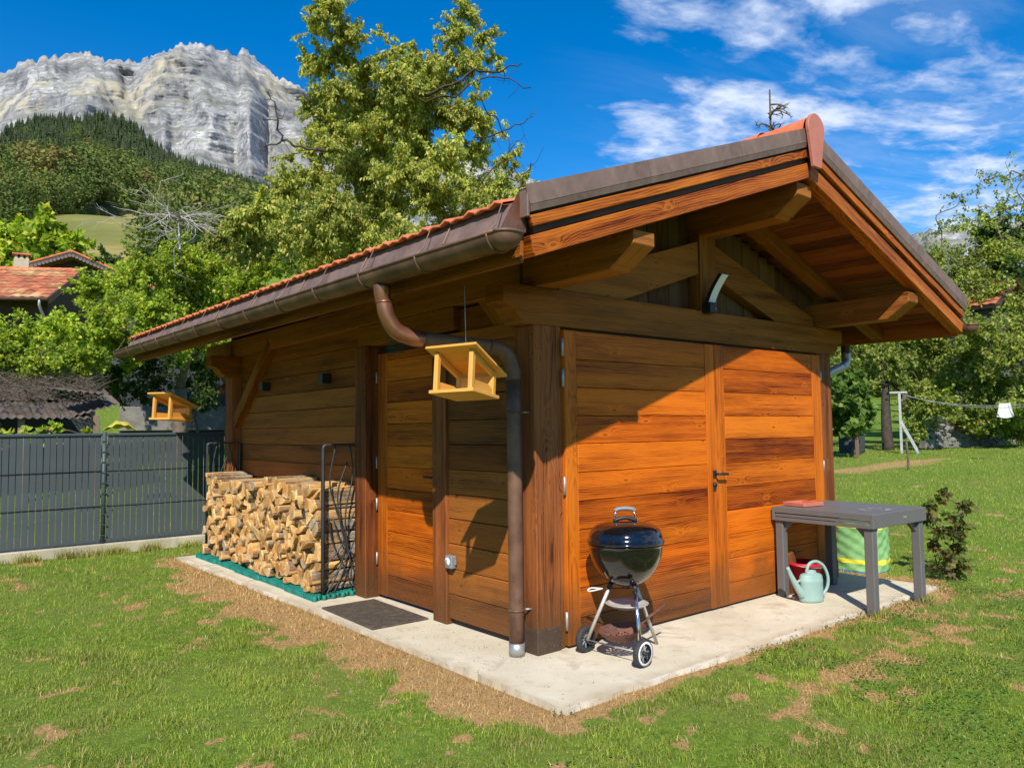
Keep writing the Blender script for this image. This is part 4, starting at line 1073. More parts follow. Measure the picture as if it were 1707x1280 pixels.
# legs
def leg(ax, ay, bx, by, z1=.45, z0=.06, m='alu_matt'):
    a, b = np.array([ax, ay, z1]), np.array([bx, by, z0]); tube('leg', np.array([a, a+(b-a)*.5, b]), .0125, m, gr, 12)
    tube('leg_socket', np.array([a+(a-b)*.04, a+(b-a)*.07]), .017, 'black_metal', gr, 12)
wl = [(-.165, .23), (-.13, -.245)]
leg(-.075, .075, -.175, .205, .46, .085); leg(-.03, -.10, -.115, -.215, .46, .085, 'chrome'); leg(.105, .02, .33, .03, .46, .008)
tube('axle', np.array([(wl[0][0]-.005, wl[0][1]+.01, .085), (wl[1][0], wl[1][1]-.01, .085)]), .005, 'steel', gr, 8)
dv = np.array([wl[0][0]-wl[1][0], wl[0][1]-wl[1][1]]); wa = math.atan2(dv[1], dv[0])
for k, (wx, wy) in enumerate(wl):
    wh = empty('wheel', (wx, wy, .0865), wa); wh.parent = gr
    # lathe around local z, then laid on its side so that the axle follows local x
    tyre = lathe_mesh([(.058, -.020), (.078, -.021), (.085, -.016), (.0865, 0), (.085, .016), (.078, .021), (.058, .020)], 40)
    put('tyre', tyre, 'rubber', wh, rot=(0, math.pi/2, 0))
    if k == 1:
        put('whitewall', lathe_mesh([(.060, .0215), (.074, .0225), (.074, .0205)], 40), 'whitewall', wh, rot=(0, -math.pi/2, 0))
    put('hub', lathe_mesh([(.001, -.026), (.014, -.026), (.016, -.014), (.016, .014), (.014, .026), (.001, .026)], 20), 'plastic_black', wh, rot=(0, math.pi/2, 0))
    for i in range(8):
        a = 2*math.pi*i/8; me = box_mesh(.010, .046, .010, .002, None, 'plastic_grey')
        put('spoke', me, 'plastic_grey', wh, (0, .036*math.cos(a), .036*math.sin(a)), (a, 0, 0))
    put('rim', lathe_mesh([(.054, -.014), (.060, -.018), (.060, .018), (.054, .014)], 40), 'plastic_black', wh, rot=(0, math.pi/2, 0))
put('ash_tray', lathe_mesh([(.001, .300), (.06, .303), (.11, .318), (.140, .335), (.146, .340), (.140, .343), (.11, .322), (.06, .308), (.001, .305)], 36), 'alu_matt', gr, (.0, .0, .0))
for a in (2.2, 4.2, 0.1): tube('tray_clip', np.array([(.14*math.cos(a), .14*math.sin(a), .338), (.165*math.cos(a), .165*math.sin(a), .345)]), .004, 'steel', gr, 6)
tube('vent_lever', np.array([(.02, -.02, .438), (-.09, .07, .436), (-.155, .125, .434)]), .0035, 'black_metal', gr, 6)
tube('lever_loop', spline([(-.125, .10, .436), (-.19, .135, .444), (-.215, .15, .432), (-.195, .145, .422), (-.125, .10, .436)], 6), .0045, 'plastic_white', gr, 6)
for a in np.linspace(0, 2*math.pi, 4)[:3]+.4: tube('cleaning_blade', np.array([(.02*math.cos(a), .02*math.sin(a), .435), (.02*math.cos(a), .02*math.sin(a), .452)]), .006, 'black_metal', gr, 6)
# rusty chestnut pan with holes
def pan_mesh():
    prof = [(.004, 0.0)]+[(r, .0+.082*(r/.16)**2.6) for r in np.linspace(.012, .158, 17)]+[(.163, .086)]
    n = 64; vs, fs = [], []
    for (r, z) in prof:
        for k in range(n): a = 2*math.pi*k/n; vs.append((r*math.cos(a), r*math.sin(a), z))
    r3_ = random.Random(3)
    for i in range(len(prof)-1):
        for k in range(n):
            hole = (i in (3, 5, 7, 9, 11) and (k*(i+2)) % n < (i+2)*1.6 and (k % max(2, int(64/(i*1.7+3)))) == 0)
            if hole: continue
            fs.append((i*n+k, i*n+(k+1) % n, (i+1)*n+(k+1) % n, (i+1)*n+k))
    # square holes: drop faces on a regular pattern
    fs2 = []
    for f in fs:
        i = f[0]//n; k = f[0] % n
        step = {2: 16, 4: 8, 6: 6, 8: 5, 10: 4}.get(i)
        if step and k % step < max(1, int(round(.0062/(2*math.pi*prof[i][0]/n)))) and i <= 10: continue
        fs2.append(f)
    me = bpy.data.meshes.new('pan'); me.from_pydata(vs, [], fs2); me.update(); return smooth(me)
pn = empty('chestnut_pan', (.40, -.40, .105), 0, 'rusty perforated pan with long handle under the kettle grill', 'pan')
put('dish', pan_mesh(), 'rust', pn, rot=(R(-4), R(-5), 0))
tube('handle', np.array([(.15, .0, .082), (.26, .01, .11), (.46, .02, .17)]), .009, 'rust', pn, 8)

# ------------------------------------------------------------------ garden table with its clutter
tb = empty('garden_table', (2.725, -.968, 0), R(-2), 'square dark grey metal garden table standing by the shed corner', 'table')
TA, TB, TH = .925, .915, .785       # depth towards the shed, width, height
for a in (0, 1):
    for b in (0, 1):
        LG = .074; x0 = .02 if a == 0 else TB-.02-LG; y0 = .02 if b == 0 else TA-.02-LG
        box('leg', x0, x0+LG, y0, y0+LG, -.035 if b == 0 else 0.001, TH-.115, 'table_grey', tb, .006)
        # corner gussets
        sx, sy = (1, -1)[a], (1, -1)[b]; xc = x0+LG if a == 0 else x0; yc = y0+LG if b == 0 else y0
        for ax in (0, 1):
            if ax == 0: p = [(xc, TH-.116), (xc+sx*.085, TH-.116), (xc, TH-.21)]; put('gusset', prism_mesh(p, 1, y0+.03, y0+.055), 'table_grey', tb)
            else: p = [(yc, TH-.116), (yc+sy*.085, TH-.116), (yc, TH-.21)]; put('gusset', prism_mesh(p, 0, x0+.03, x0+.055), 'table_grey', tb)
box('apron', 0, TB, 0, .03, TH-.115, TH, 'table_grey', tb, .003); box('apron', 0, TB, TA-.03, TA, TH-.115, TH, 'table_grey', tb, .003)
box('apron', 0, .03, .0305, TA-.0305, TH-.115, TH-.085, 'table_grey', tb, .002); box('apron', 0, .03, .0305, TA-.0305, TH-.045, TH, 'table_grey', tb, .002)
box('drawer_front', .008, .028, .033, TA-.033, TH-.079, TH-.050, 'table_grey', tb, .002)
box('apron', TB-.03, TB, .0305, TA-.0305, TH-.115, TH, 'table_grey', tb, .003)
for i in range(9):
    y0 = .032+i*(TA-.064)/9; box('top_slat', .031, TB-.031, y0+.0015, y0+(TA-.064)/9-.0015, TH-.022, TH-.001, 'table_grey', tb, .003)
box('label_plate', .50, .555, -.0025, 0, TH-.062, TH-.045, 'steel', tb, 0)
t = material('bird_stain'); p = t.obj(); t.out(t.bsdf(t.mix(t.mr(t.noise(p, 25, 4), .4, .6), (.15, .145, .14), (.36, .345, .32)), .8))
# pale dried stain: thin irregular film on the slats
def stain(cx_, cy_, rx, ry, n=26, seed=1):
    r2 = random.Random(seed); pts = [(cx_+rx*(1+r2.uniform(-.25, .25))*math.copysign(abs(math.cos(a))**.6, math.cos(a)), cy_+ry*(1+r2.uniform(-.25, .25))*math.copysign(abs(math.sin(a))**.6, math.sin(a))) for a in np.linspace(0, 2*math.pi, n, endpoint=False)]
    return pts
outer = stain(.42, .20, .15, .10); inner = stain(.42, .20, .10, .06, 26, 2); vs = [(a, b, TH+.0006) for a, b in outer]+[(a, b, TH+.0006) for a, b in inner]
me = bpy.data.meshes.new('stain'); me.from_pydata(vs, [], [(i, (i+1) % 26, 26+(i+1) % 26, 26+i) for i in range(26)]); me.update(); put('dried_stain', me, 'bird_stain', tb)
ty = empty('tray', (3.05, -.185, TH+.001), R(-10), 'flat brick-red plastic tray on the garden table', 'tray')
put('tray_floor', box_mesh(.25, .22, .006, .002, None, 'tray_red'), 'tray_red', ty, (0, 0, .004))
for sx in (-1, 1): box('tray_rim', sx*.125-.006, sx*.125+.006, -.116, .116, .001, .034, 'tray_red', ty, .003)
for sy in (-1, 1): box('tray_rim', -.1185, .1185, sy*.11-.006, sy*.11+.006, .001, .034, 'tray_red', ty, .003)

# watering can
wc = empty('watering_can', (2.80, -.375, 0), R(158), 'mint green plastic watering can under the garden table', 'watering can')
sc = (1.0, .62)
prof = [(.001, .002), (.105, .002), (.115, .012), (.112, .03), (.110, .16), (.112, .165), (.112, .185), (.108, .19), (.106, .215), (.098, .228)]
put('body', lathe_mesh(prof, 36, scale=sc), 'mint', wc)
# sloping top deck with opening towards the spout side
put('deck', lathe_mesh([(.098, .228), (.075, .238), (.052, .244), (.048, .262), (.044, .262), (.046, .240)], 36, scale=sc), 'mint', wc)
put('inside_shade', lathe_mesh([(.001, .222), (.05, .222)], 24, scale=sc), 'plastic_black', wc)  # black disc stands in for the shade inside the can
V, Q, T = tubes_np([(spline([(.085, 0, .055), (.135, 0, .12), (.19, 0, .21), (.235, 0, .305)], 6), np.linspace(.038, .015, 19))], 14)
put('spout', np_mesh('spout', V, T, quads=Q, smooth_on=True), 'mint', wc)
tube('spout_brace', np.array([(.105, 0, .19), (.16, 0, .165)]), .010, 'mint', wc, 8)
tube('handle', spline([(.045, 0, .245), (.015, 0, .315), (-.06, 0, .335), (-.135, 0, .29), (-.175, 0, .20), (-.165, 0, .11), (-.105, 0, .035)], 6), .014, 'mint', wc, 10)
# red bucket
bk = empty('bucket', (3.05, -.175, 0), 0, 'red plastic bucket standing behind the watering can', 'bucket')
put('shell', lathe_mesh([(.001, .004), (.10, .004), (.105, .0), (.150, .285), (.160, .287), (.162, .262), (.155, .258), (.150, .262), (.144, .28), (.100, .012), (.001, .012)], 36), 'red_plastic', bk)
tube('bail', spline([(-.158, 0, .27), (-.14, -.08, .262), (0, -.165, .25), (.14, -.08, .262), (.158, 0, .27)], 5), .004, 'steel', bk, 6)
# leaning board
o = box('leaning_board', -.013, .013, -.115, .115, 0, .36, 'wood_post', None, .003, axis=2); o.location = (2.93, -.10, .178); o.rotation_euler = (R(-14), 0, R(90)); 
tag(o, 'small brown board leaning on the door behind the bucket', 'board')
# pop-up garden bag
bg = empty('garden_bag', (4.62, .10, -.02), .6, 'green pop-up garden waste bag with yellow bands', 'bag')
def cloth_ring(z0, z1, r_, nz, name, m, seed):
    n = 60; V, Q = [], []
    for j in range(nz+1):
        z = z0+(z1-z0)*j/nz
        a = np.arange(n)/n*2*np.pi
        w_ = .012*np.sin(a*7+z*22+seed)*np.sin(z*37+a*2)+.008*np.sin(a*13-z*50)
        V.append(np.stack([(r_+w_)*np.cos(a), (r_+w_)*np.sin(a), np.full(n, z)+.008*np.sin(a*3+seed)], 1))
    for j in range(nz):
        for k in range(n): Q.append((j*n+k, j*n+(k+1) % n, (j+1)*n+(k+1) % n, (j+1)*n+k))
    put(name, np_mesh(name, np.concatenate(V), None, quads=np.array(Q), smooth_on=True), m, bg)
cloth_ring(.0, .03, .285, 2, 'base_band', 'bag_blue', 0); cloth_ring(.03, .10, .285, 4, 'lower_panel', 'bag_green', 0); cloth_ring(.10, .145, .287, 3, 'lower_band', 'bag_yellow', 0)
cloth_ring(.145, .46, .285, 16, 'side_panel', 'bag_green', 0); cloth_ring(.46, .50, .287, 3, 'upper_band', 'bag_yellow', 0); cloth_ring(.50, .56, .285, 4, 'top_panel', 'bag_green', 0)
put('filling', lathe_mesh([(.001, .47), (.27, .46)], 24), 'bag_green', bg)

# ------------------------------------------------------------------ fence and its footing
FY = 7.25
kb = prism_mesh([(FY-.10, -.25), (FY-.09, .088), (FY-.08, .098), (FY+.08, .098), (FY+.09, .088), (FY+.10, -.25)], 0, -11.2, 9.0)
tag(put('footing_wall', kb, 'kerb_concrete'), 'low concrete footing wall under the grey slat fence', 'wall')
fn = empty('slat_fence', (-1.16, FY, .1), 0, 'anthracite slat fence on a low concrete footing', 'fence')
PW = 2.53
for p_ in range(-4, 4):
    x0 = p_*PW
    tube('fence_post', np.array([(x0, 0, 0), (x0, 0, 1.445)]), .029, 'fence_grey', fn, 12)
    for z in np.arange(.1, 1.4, .135): box('post_clip', x0-.033, x0+.033, -.036, -.026, z, z+.012, 'fence_grey', fn, 0)
    box('top_rail', x0+.032, x0+PW-.032, -.024, .020, 1.388, 1.428, 'fence_grey', fn, .010)
    box('bottom_rail', x0+.032, x0+PW-.032, -.016, .016, .012, .035, 'fence_grey', fn, .004)
    for z in (.48, .935): tube('wire', np.array([(x0+.03, -.012, z), (x0+PW-.03, -.012, z)]), .0042, 'plastic_black', fn, 5)
    n = 34; sp = (PW-.07)/n
    near = p_ in (-2, -1, 0)
    for i in range(n):
        if not near: continue
        xx = x0+.035+(i+.5)*sp
        o = put('slat', box_mesh(sp-.0065, .006, 1.355, .0015, 2, 'fence_slat'), 'fence_slat', fn, (xx, rg.uniform(-.0015, .0015), .712), (0, rg.uniform(-.0035, .0035), 0))
    if not near:
        n_ = np.arange(n); Vv = []; Qq = []
        for i in range(n):
            xa = x0+.035+i*sp+.005; xb = xa+sp-.010; b = len(Vv); Vv += [(xa, 0, .034), (xb, 0, .034), (xb, 0, 1.388), (xa, 0, 1.388)]; Qq.append((b, b+1, b+2, b+3))
        tag(put('slats', np_mesh('slats', np.array(Vv), None, quads=np.array(Qq)), 'fence_slat', fn), kind='stuff')

# ------------------------------------------------------------------ far land: hillside, mountain, forest
def polar(az0, az1, na, rs):
    A, RR = np.meshgrid(np.linspace(R(az0), R(az1), na), rs); X = CAM[0]+RR*np.sin(A); Y = CAM[1]+RR*np.cos(A)
    idx = np.arange(A.size).reshape(A.shape); q_ = np.stack([idx[:-1, :-1], idx[:-1, 1:], idx[1:, 1:], idx[1:, :-1]], -1).reshape(-1, 4)
    return A, RR, X, Y, q_
rs = np.linspace(105, 350, 60)
A, RR, X, Y, q = polar(-30, 130, 200, rs); Z = H(X, Y)-0.25*sstep(140, 105, RR)
me = np_mesh('hillside', np.stack([X, Y, Z], -1).reshape(-1, 3), None, quads=q, smooth_on=True)
tag(put('hillside', me, 'hill_grass'), kind='structure')

# limestone wall: skyline and foot surveyed as sight lines, then given depth
sky_px = [(-500, 235), (-350, 190), (-200, 150), (-80, 128), (0, 121), (30, 108), (75, 97), (120, 88), (142, 84), (160, 94), (180, 101), (200, 99), (228, 108), (255, 90), (285, 79), (318, 73), (340, 72), (362, 80), (385, 87), (397, 92), (402, 83), (412, 86), (428, 103), (450, 118), (480, 138), (505, 150), (530, 163), (600, 192), (700, 232), (800, 266), (900, 303), (1000, 345), (1150, 400), (1300, 424), (1450, 412), (1515, 395), (1560, 384), (1620, 372), (1707, 360), (1850, 350), (2100, 330), (2400, 400)]
sa = np.array([sight(a, b) for a, b in sky_px])
na, nt = 760, 230
az = np.linspace(sa[0, 0], sa[-1, 0], na); top = np.interp(az, sa[:, 0], sa[:, 1])
T_ = np.linspace(0, 1, nt)[:, None]; AZ = np.broadcast_to(az, (nt, na)); dg = np.degrees(AZ)
topn = top + (fbm(dg[0]*3.0, dg[0]*0+3.1, 4, 71)-.5)*.013 + (fbm(dg[0]*14.0, dg[0]*0+1.1, 3, 72)-.5)*.0085
foot = np.minimum(top*0.55, 0.26)
elev = foot + (top-foot)*T_ + (topn-top)*T_**14
rad = 1350 + 760*T_**1.15 + 90*np.sin(dg*.35)
# buttresses, gullies and ledges
hgt = elev*rad
def tri(v): return np.abs(v-np.floor(v)-.5)*2
wq = fbm(dg*.12, hgt/700., 3, 81)
rel = 130*(tri(dg*.085+hgt/1300.+wq*.7)-.5) + 62*(tri(dg*.21-hgt/620.+wq*1.4)-.5) + 22*(tri(dg*.55+hgt/260.+2.2*wq)-.5) + 34*(fbm(dg*1.6+hgt/150., hgt/60., 4, 84)-.5)
tilt = hgt - 7.0*(dg-20) + 90*wq
def terrace(s_, d_):
    q_ = s_/d_; fr = q_-np.floor(q_); return (np.floor(q_)+sstep(.70, .97, fr)-q_)*d_
lw = sstep(.35, .65, fbm(dg*.45+4, hgt/180., 3, 89))
led = terrace(tilt+25*fbm(dg*.3, hgt/260., 2, 90), 104.)*.36 + terrace(tilt+14*fbm(dg*.6, hgt/160., 3, 88), 37.)*.42*lw + terrace(tilt, 13.)*.34*(1-.5*lw)
big = 110*np.clip(1-np.abs(dg-20.3)/.9, 0, 1)*sstep(.95, .55, T_) - 70*np.clip(1-np.abs(dg-21.6)/.35, 0, 1)*sstep(.9, .6, T_)*sstep(.1, .3, T_) + 80*np.clip(1-np.abs(dg-14.6)/.5, 0, 1)*sstep(.7, .3, T_)
rad2 = rad + (rel + led - big)*sstep(1.0, .93, T_)*sstep(0.0, .12, T_+.06)
Zm = CAM[2]+elev*(rad+.75*(rad2-rad))                   # heights stay, the face moves in and out
X = CAM[0]+rad2*np.sin(AZ); Y = CAM[1]+rad2*np.cos(AZ)
# far side so that the mountain is a solid mass
Xb = CAM[0]+(rad[-1]+900)*np.sin(az); Yb = CAM[1]+(rad[-1]+900)*np.cos(az)
Vm = np.concatenate([np.stack([X, Y, Zm], -1).reshape(-1, 3), np.stack([Xb, Yb, Zm[-1]*.55], -1)])
idx = np.arange((nt+1)*na).reshape(nt+1, na); q = np.stack([idx[:-1, :-1], idx[:-1, 1:], idx[1:, 1:], idx[1:, :-1]], -1).reshape(-1, 4)
tag(put('mountain', np_mesh('mountain', Vm, None, quads=q, smooth_on=False), 'limestone'), kind='structure')

# forest apron between the meadows and the cliff: foothill surface reaching up to the tree line
fl_px = [(-500, 300), (-200, 235), (-60, 205), (0, 208), (12, 188), (60, 172), (100, 172), (130, 176), (160, 168), (190, 170), (215, 178), (240, 200), (262, 220), (300, 240), (350, 258), (400, 275), (450, 293), (520, 318), (620, 350), (760, 395), (950, 440), (1150, 470), (1400, 470), (1560, 455), (1707, 440), (2100, 440), (2400, 460)]
fa = np.array([sight(a, b) for a, b in fl_px])
af = np.linspace(fa[0, 0], fa[-1, 0], 260); tl = np.interp(af, fa[:, 0], fa[:, 1]) - .020
nr = 90; U = np.linspace(0, 1, nr)[:, None]; AF = np.broadcast_to(af, (nr, len(af)))
rf = 300 + 1000*U**1.1 + 40*np.sin(AF*30+U*5)
base = np.maximum(0.02, np.interp(af, [R(-25), R(6), R(18), R(28), R(45), R(75), R(110)], [.24, .262, .268, .18, .10, .09, .09]))
ef = base + (np.maximum(tl, base+.01)-base)*U**.85 + (fbm(AF*40, U*6, 4, 91)-.5)*.012*U*(1-U)*4
Xf = CAM[0]+rf*np.sin(AF); Yf = CAM[1]+rf*np.cos(AF); Zf = CAM[2]+ef*rf
skirt = np.stack([Xf[0], Yf[0], Zf[0]-60], -1)
Vf = np.concatenate([skirt, np.stack([Xf, Yf, Zf], -1).reshape(-1, 3)])
idx = np.arange((nr+1)*len(af)).reshape(nr+1, len(af)); q = np.stack([idx[:-1, :-1], idx[:-1, 1:], idx[1:, 1:], idx[1:, :-1]], -1).reshape(-1, 4)
tag(put('foothill', np_mesh('foothill', Vf, None, quads=q, smooth_on=True), 'forest_floor'), kind='structure')

def conifer_template(rg_, n=46):
    V, T = [], []
    for i in range(n):
        z = .06+.94*(i/n)**.9; a = rg_.uniform(0, 6.283); r_ = .19*(1-z)*rg_.uniform(.75, 1.25)+.012
        c_ = np.array([0, 0, z]); d_ = np.array([math.cos(a), math.sin(a), 0]); s_ = np.array([-d_[1], d_[0], 0]); w_ = r_*.30+.006
        b = len(V); V += [c_+np.array([0, 0, .045]), c_+d_*r_*.9+s_*w_-np.array([0, 0, .05]), c_+d_*r_*1.15-np.array([0, 0, .085]), c_+d_*r_*.9-s_*w_-np.array([0, 0, .05])]
        T += [(b, b+1, b+2), (b, b+2, b+3)]
    return np.array(V), np.array(T)
def broadleaf_template(rg_, n=120):
    V, T = [], []
    lobes = [(rg_.uniform(-.24, .24), rg_.uniform(-.24, .24), rg_.uniform(.25, .82), rg_.uniform(.12, .26)) for _ in range(11)]
    for i in range(n):
        L_ = lobes[i % 11]; d_ = np.array([rg_.gauss(0, 1), rg_.gauss(0, 1), rg_.gauss(.25, 1)]); d_ /= np.linalg.norm(d_)
        c_ = np.array(L_[:3])+d_*L_[3]*rg_.uniform(.55, 1.08); u_ = np.cross(d_, [rg_.gauss(0, 1), rg_.gauss(0, 1), rg_.gauss(0, 1)]); u_ /= np.linalg.norm(u_); v_ = np.cross(d_, u_)
        s_ = rg_.uniform(.045, .080)*(120/n)**.5; b = len(V)
        V += [c_+u_*s_-d_*.02, c_+v_*s_*.9-d_*.01, c_-u_*s_+d_*.02, c_-v_*s_]; T += [(b, b+1, b+2), (b, b+2, b+3)]
    return np.array(V), np.array(T)
def scatter(name, temps, pos, hts, mat):
    """uncountable far forest: template trees instanced on points"""
    cc_ = bpy.data.collections.new(name+'_templates')
    for k, (tv_, tt) in enumerate(temps):
        sh_ = rng.uniform(.72, 1.28, (len(tv_)//4, 1)).repeat(4, 0)*(.62+.5*np.clip(tv_[:, 2:3], 0, 1)/max(tv_[:, 2].max(), 1e-3)*0+.30)
        me_ = np_mesh('%s_tree' % name, tv_, tt, np.repeat(np.clip(sh_, 0, 2), 3, 1)); me_.materials.append(MATS[mat])
        cc_.objects.link(bpy.data.objects.new('%s_tree' % name, me_))
    me = bpy.data.meshes.new(name); n_ = len(pos); me.vertices.add(n_); me.vertices.foreach_set('co', np.asarray(pos, np.float32).ravel())
    for nm, dat in (('size', hts), ('turn', rng.random(n_)*6.283)):
        at_ = me.attributes.new(nm, 'FLOAT', 'POINT'); at_.data.foreach_set('value', np.asarray(dat, np.float32))
    me.update()
    o = put(name, me); tag(o, kind='stuff')
    g = bpy.data.node_groups.new(name, 'GeometryNodeTree'); g.interface.new_socket('Geometry', in_out='INPUT', socket_type='NodeSocketGeometry'); g.interface.new_socket('Geometry', in_out='OUTPUT', socket_type='NodeSocketGeometry')
    gi, go = g.nodes.new('NodeGroupInput'), g.nodes.new('NodeGroupOutput')
    ci = g.nodes.new('GeometryNodeCollectionInfo'); ci.inputs[0].default_value = cc_; ci.inputs['Separate Children'].default_value = True; ci.inputs['Reset Children'].default_value = True
    ip = g.nodes.new('GeometryNodeInstanceOnPoints'); ip.inputs['Pick Instance'].default_value = True
    na_ = g.nodes.new('GeometryNodeInputNamedAttribute'); na_.data_type = 'FLOAT'; na_.inputs[0].default_value = 'size'
    nb_ = g.nodes.new('GeometryNodeInputNamedAttribute'); nb_.data_type = 'FLOAT'; nb_.inputs[0].default_value = 'turn'
    cx = g.nodes.new('ShaderNodeCombineXYZ'); L = g.links.new
    L(gi.outputs[0], ip.inputs['Points']); L(ci.outputs[0], ip.inputs['Instance']); L(na_.outputs[0], ip.inputs['Scale']); L(nb_.outputs[0], cx.inputs[2]); L(cx.outputs[0], ip.inputs['Rotation']); L(ip.outputs[0], go.inputs[0])
    md = o.modifiers.new('trees', 'NODES'); md.node_group = g
    return o
def forestmat(name, stops):
    t = material(name); a_ = t.attr('col').outputs['Color']; c_ = t.mix(1.0, t.ramp(t.rnd(), stops), a_, 'MULTIPLY')
    d_ = t.n('ShaderNodeBsdfPrincipled', {'Base Color': c_, 'Roughness': .8, 'Specular IOR Level': 0.15}).outputs[0]
    tr = t.n('ShaderNodeBsdfTranslucent', {'Color': c_}).outputs[0]; t.out(t.n('ShaderNodeMixShader', {0: .2, 1: d_, 2: tr}).outputs[0])
forestmat('forest_conifer', [(0, (.050, .078, .036)), (.5, (.075, .108, .048)), (.9, (.105, .138, .058)), (1, (.14, .15, .06))])  # conifer greens lightened to stand in for distance haze
forestmat('forest_broad', [(0, (.075, .115, .028)), (.5, (.125, .170, .038)), (.82, (.175, .215, .046)), (.95, (.21, .21, .05)), (1, (.23, .19, .055))])
rg2 = random.Random(21)
ct = [conifer_template(rg2, 130) for _ in range(4)]; bt = [broadleaf_template(rg2, 620) for _ in range(6)]
N = 6200
ua = R(-2)+rng.random(N)*R(32); uu = rng.random(N)**.80
ia = np.clip(np.searchsorted(af, ua), 1, len(af)-1)
k_ = np.clip((uu*(nr-1)).astype(int), 0, nr-2)
ff = (ua-af[ia-1])/(af[ia]-af[ia-1]); g_ = uu*(nr-1)-k_
def bil(F): return (F[k_, ia-1]*(1-ff)+F[k_, ia]*ff)*(1-g_)+(F[k_+1, ia-1]*(1-ff)+F[k_+1, ia]*ff)*g_
P = np.stack([bil(Xf), bil(Yf), bil(Zf)], 1)-[0, 0, 1.0]
mixn = fbm(np.degrees(ua)*.55, uu*5, 4, 95)
con = (uu + (mixn-.5)*.9 + rng.normal(0, .13, N)) > .42
h1 = rng.uniform(11, 27, N)*(1-.35*uu); h2 = rng.uniform(9, 21, N)
scatter('conifer_forest', ct, P[con], h1[con], 'forest_conifer')
scatter('broadleaf_forest', bt, P[~con], h2[~con], 'forest_broad')
# wooded lower slope and field trees above the houses
N = 1000; a_ = R(-2)+rng.random(N)*R(30); r_ = 120+rng.random(N)**.8*230
x_, y_ = CAM[0]+r_*np.sin(a_), CAM[1]+r_*np.cos(a_)
el = (H(x_, y_)-1.5)/r_
keep = (fbm(x_*.018, y_*.018, 3, 97) > .40) & ~((np.degrees(a_) > 9.5) & (np.degrees(a_) < 14.3))
x_, y_ = x_[keep], y_[keep]; n_ = len(x_)
bt2 = [broadleaf_template(rg2, 1500) for _ in range(4)]
scatter('slope_woodland', bt2, np.stack([x_, y_, H(x_, y_)-1], 1), rng.uniform(8, 14, n_), 'forest_broad')
# woodland closing the valley behind the lawn
N = 420; a_ = R(34)+rng.random(N)*R(60); r_ = 75+rng.random(N)*150
x_, y_ = CAM[0]+r_*np.sin(a_), CAM[1]+r_*np.cos(a_)
scatter('valley_woodland', bt2, np.stack([x_, y_, H(x_, y_)-1], 1), rng.uniform(7, 13, N), 'forest_broad')

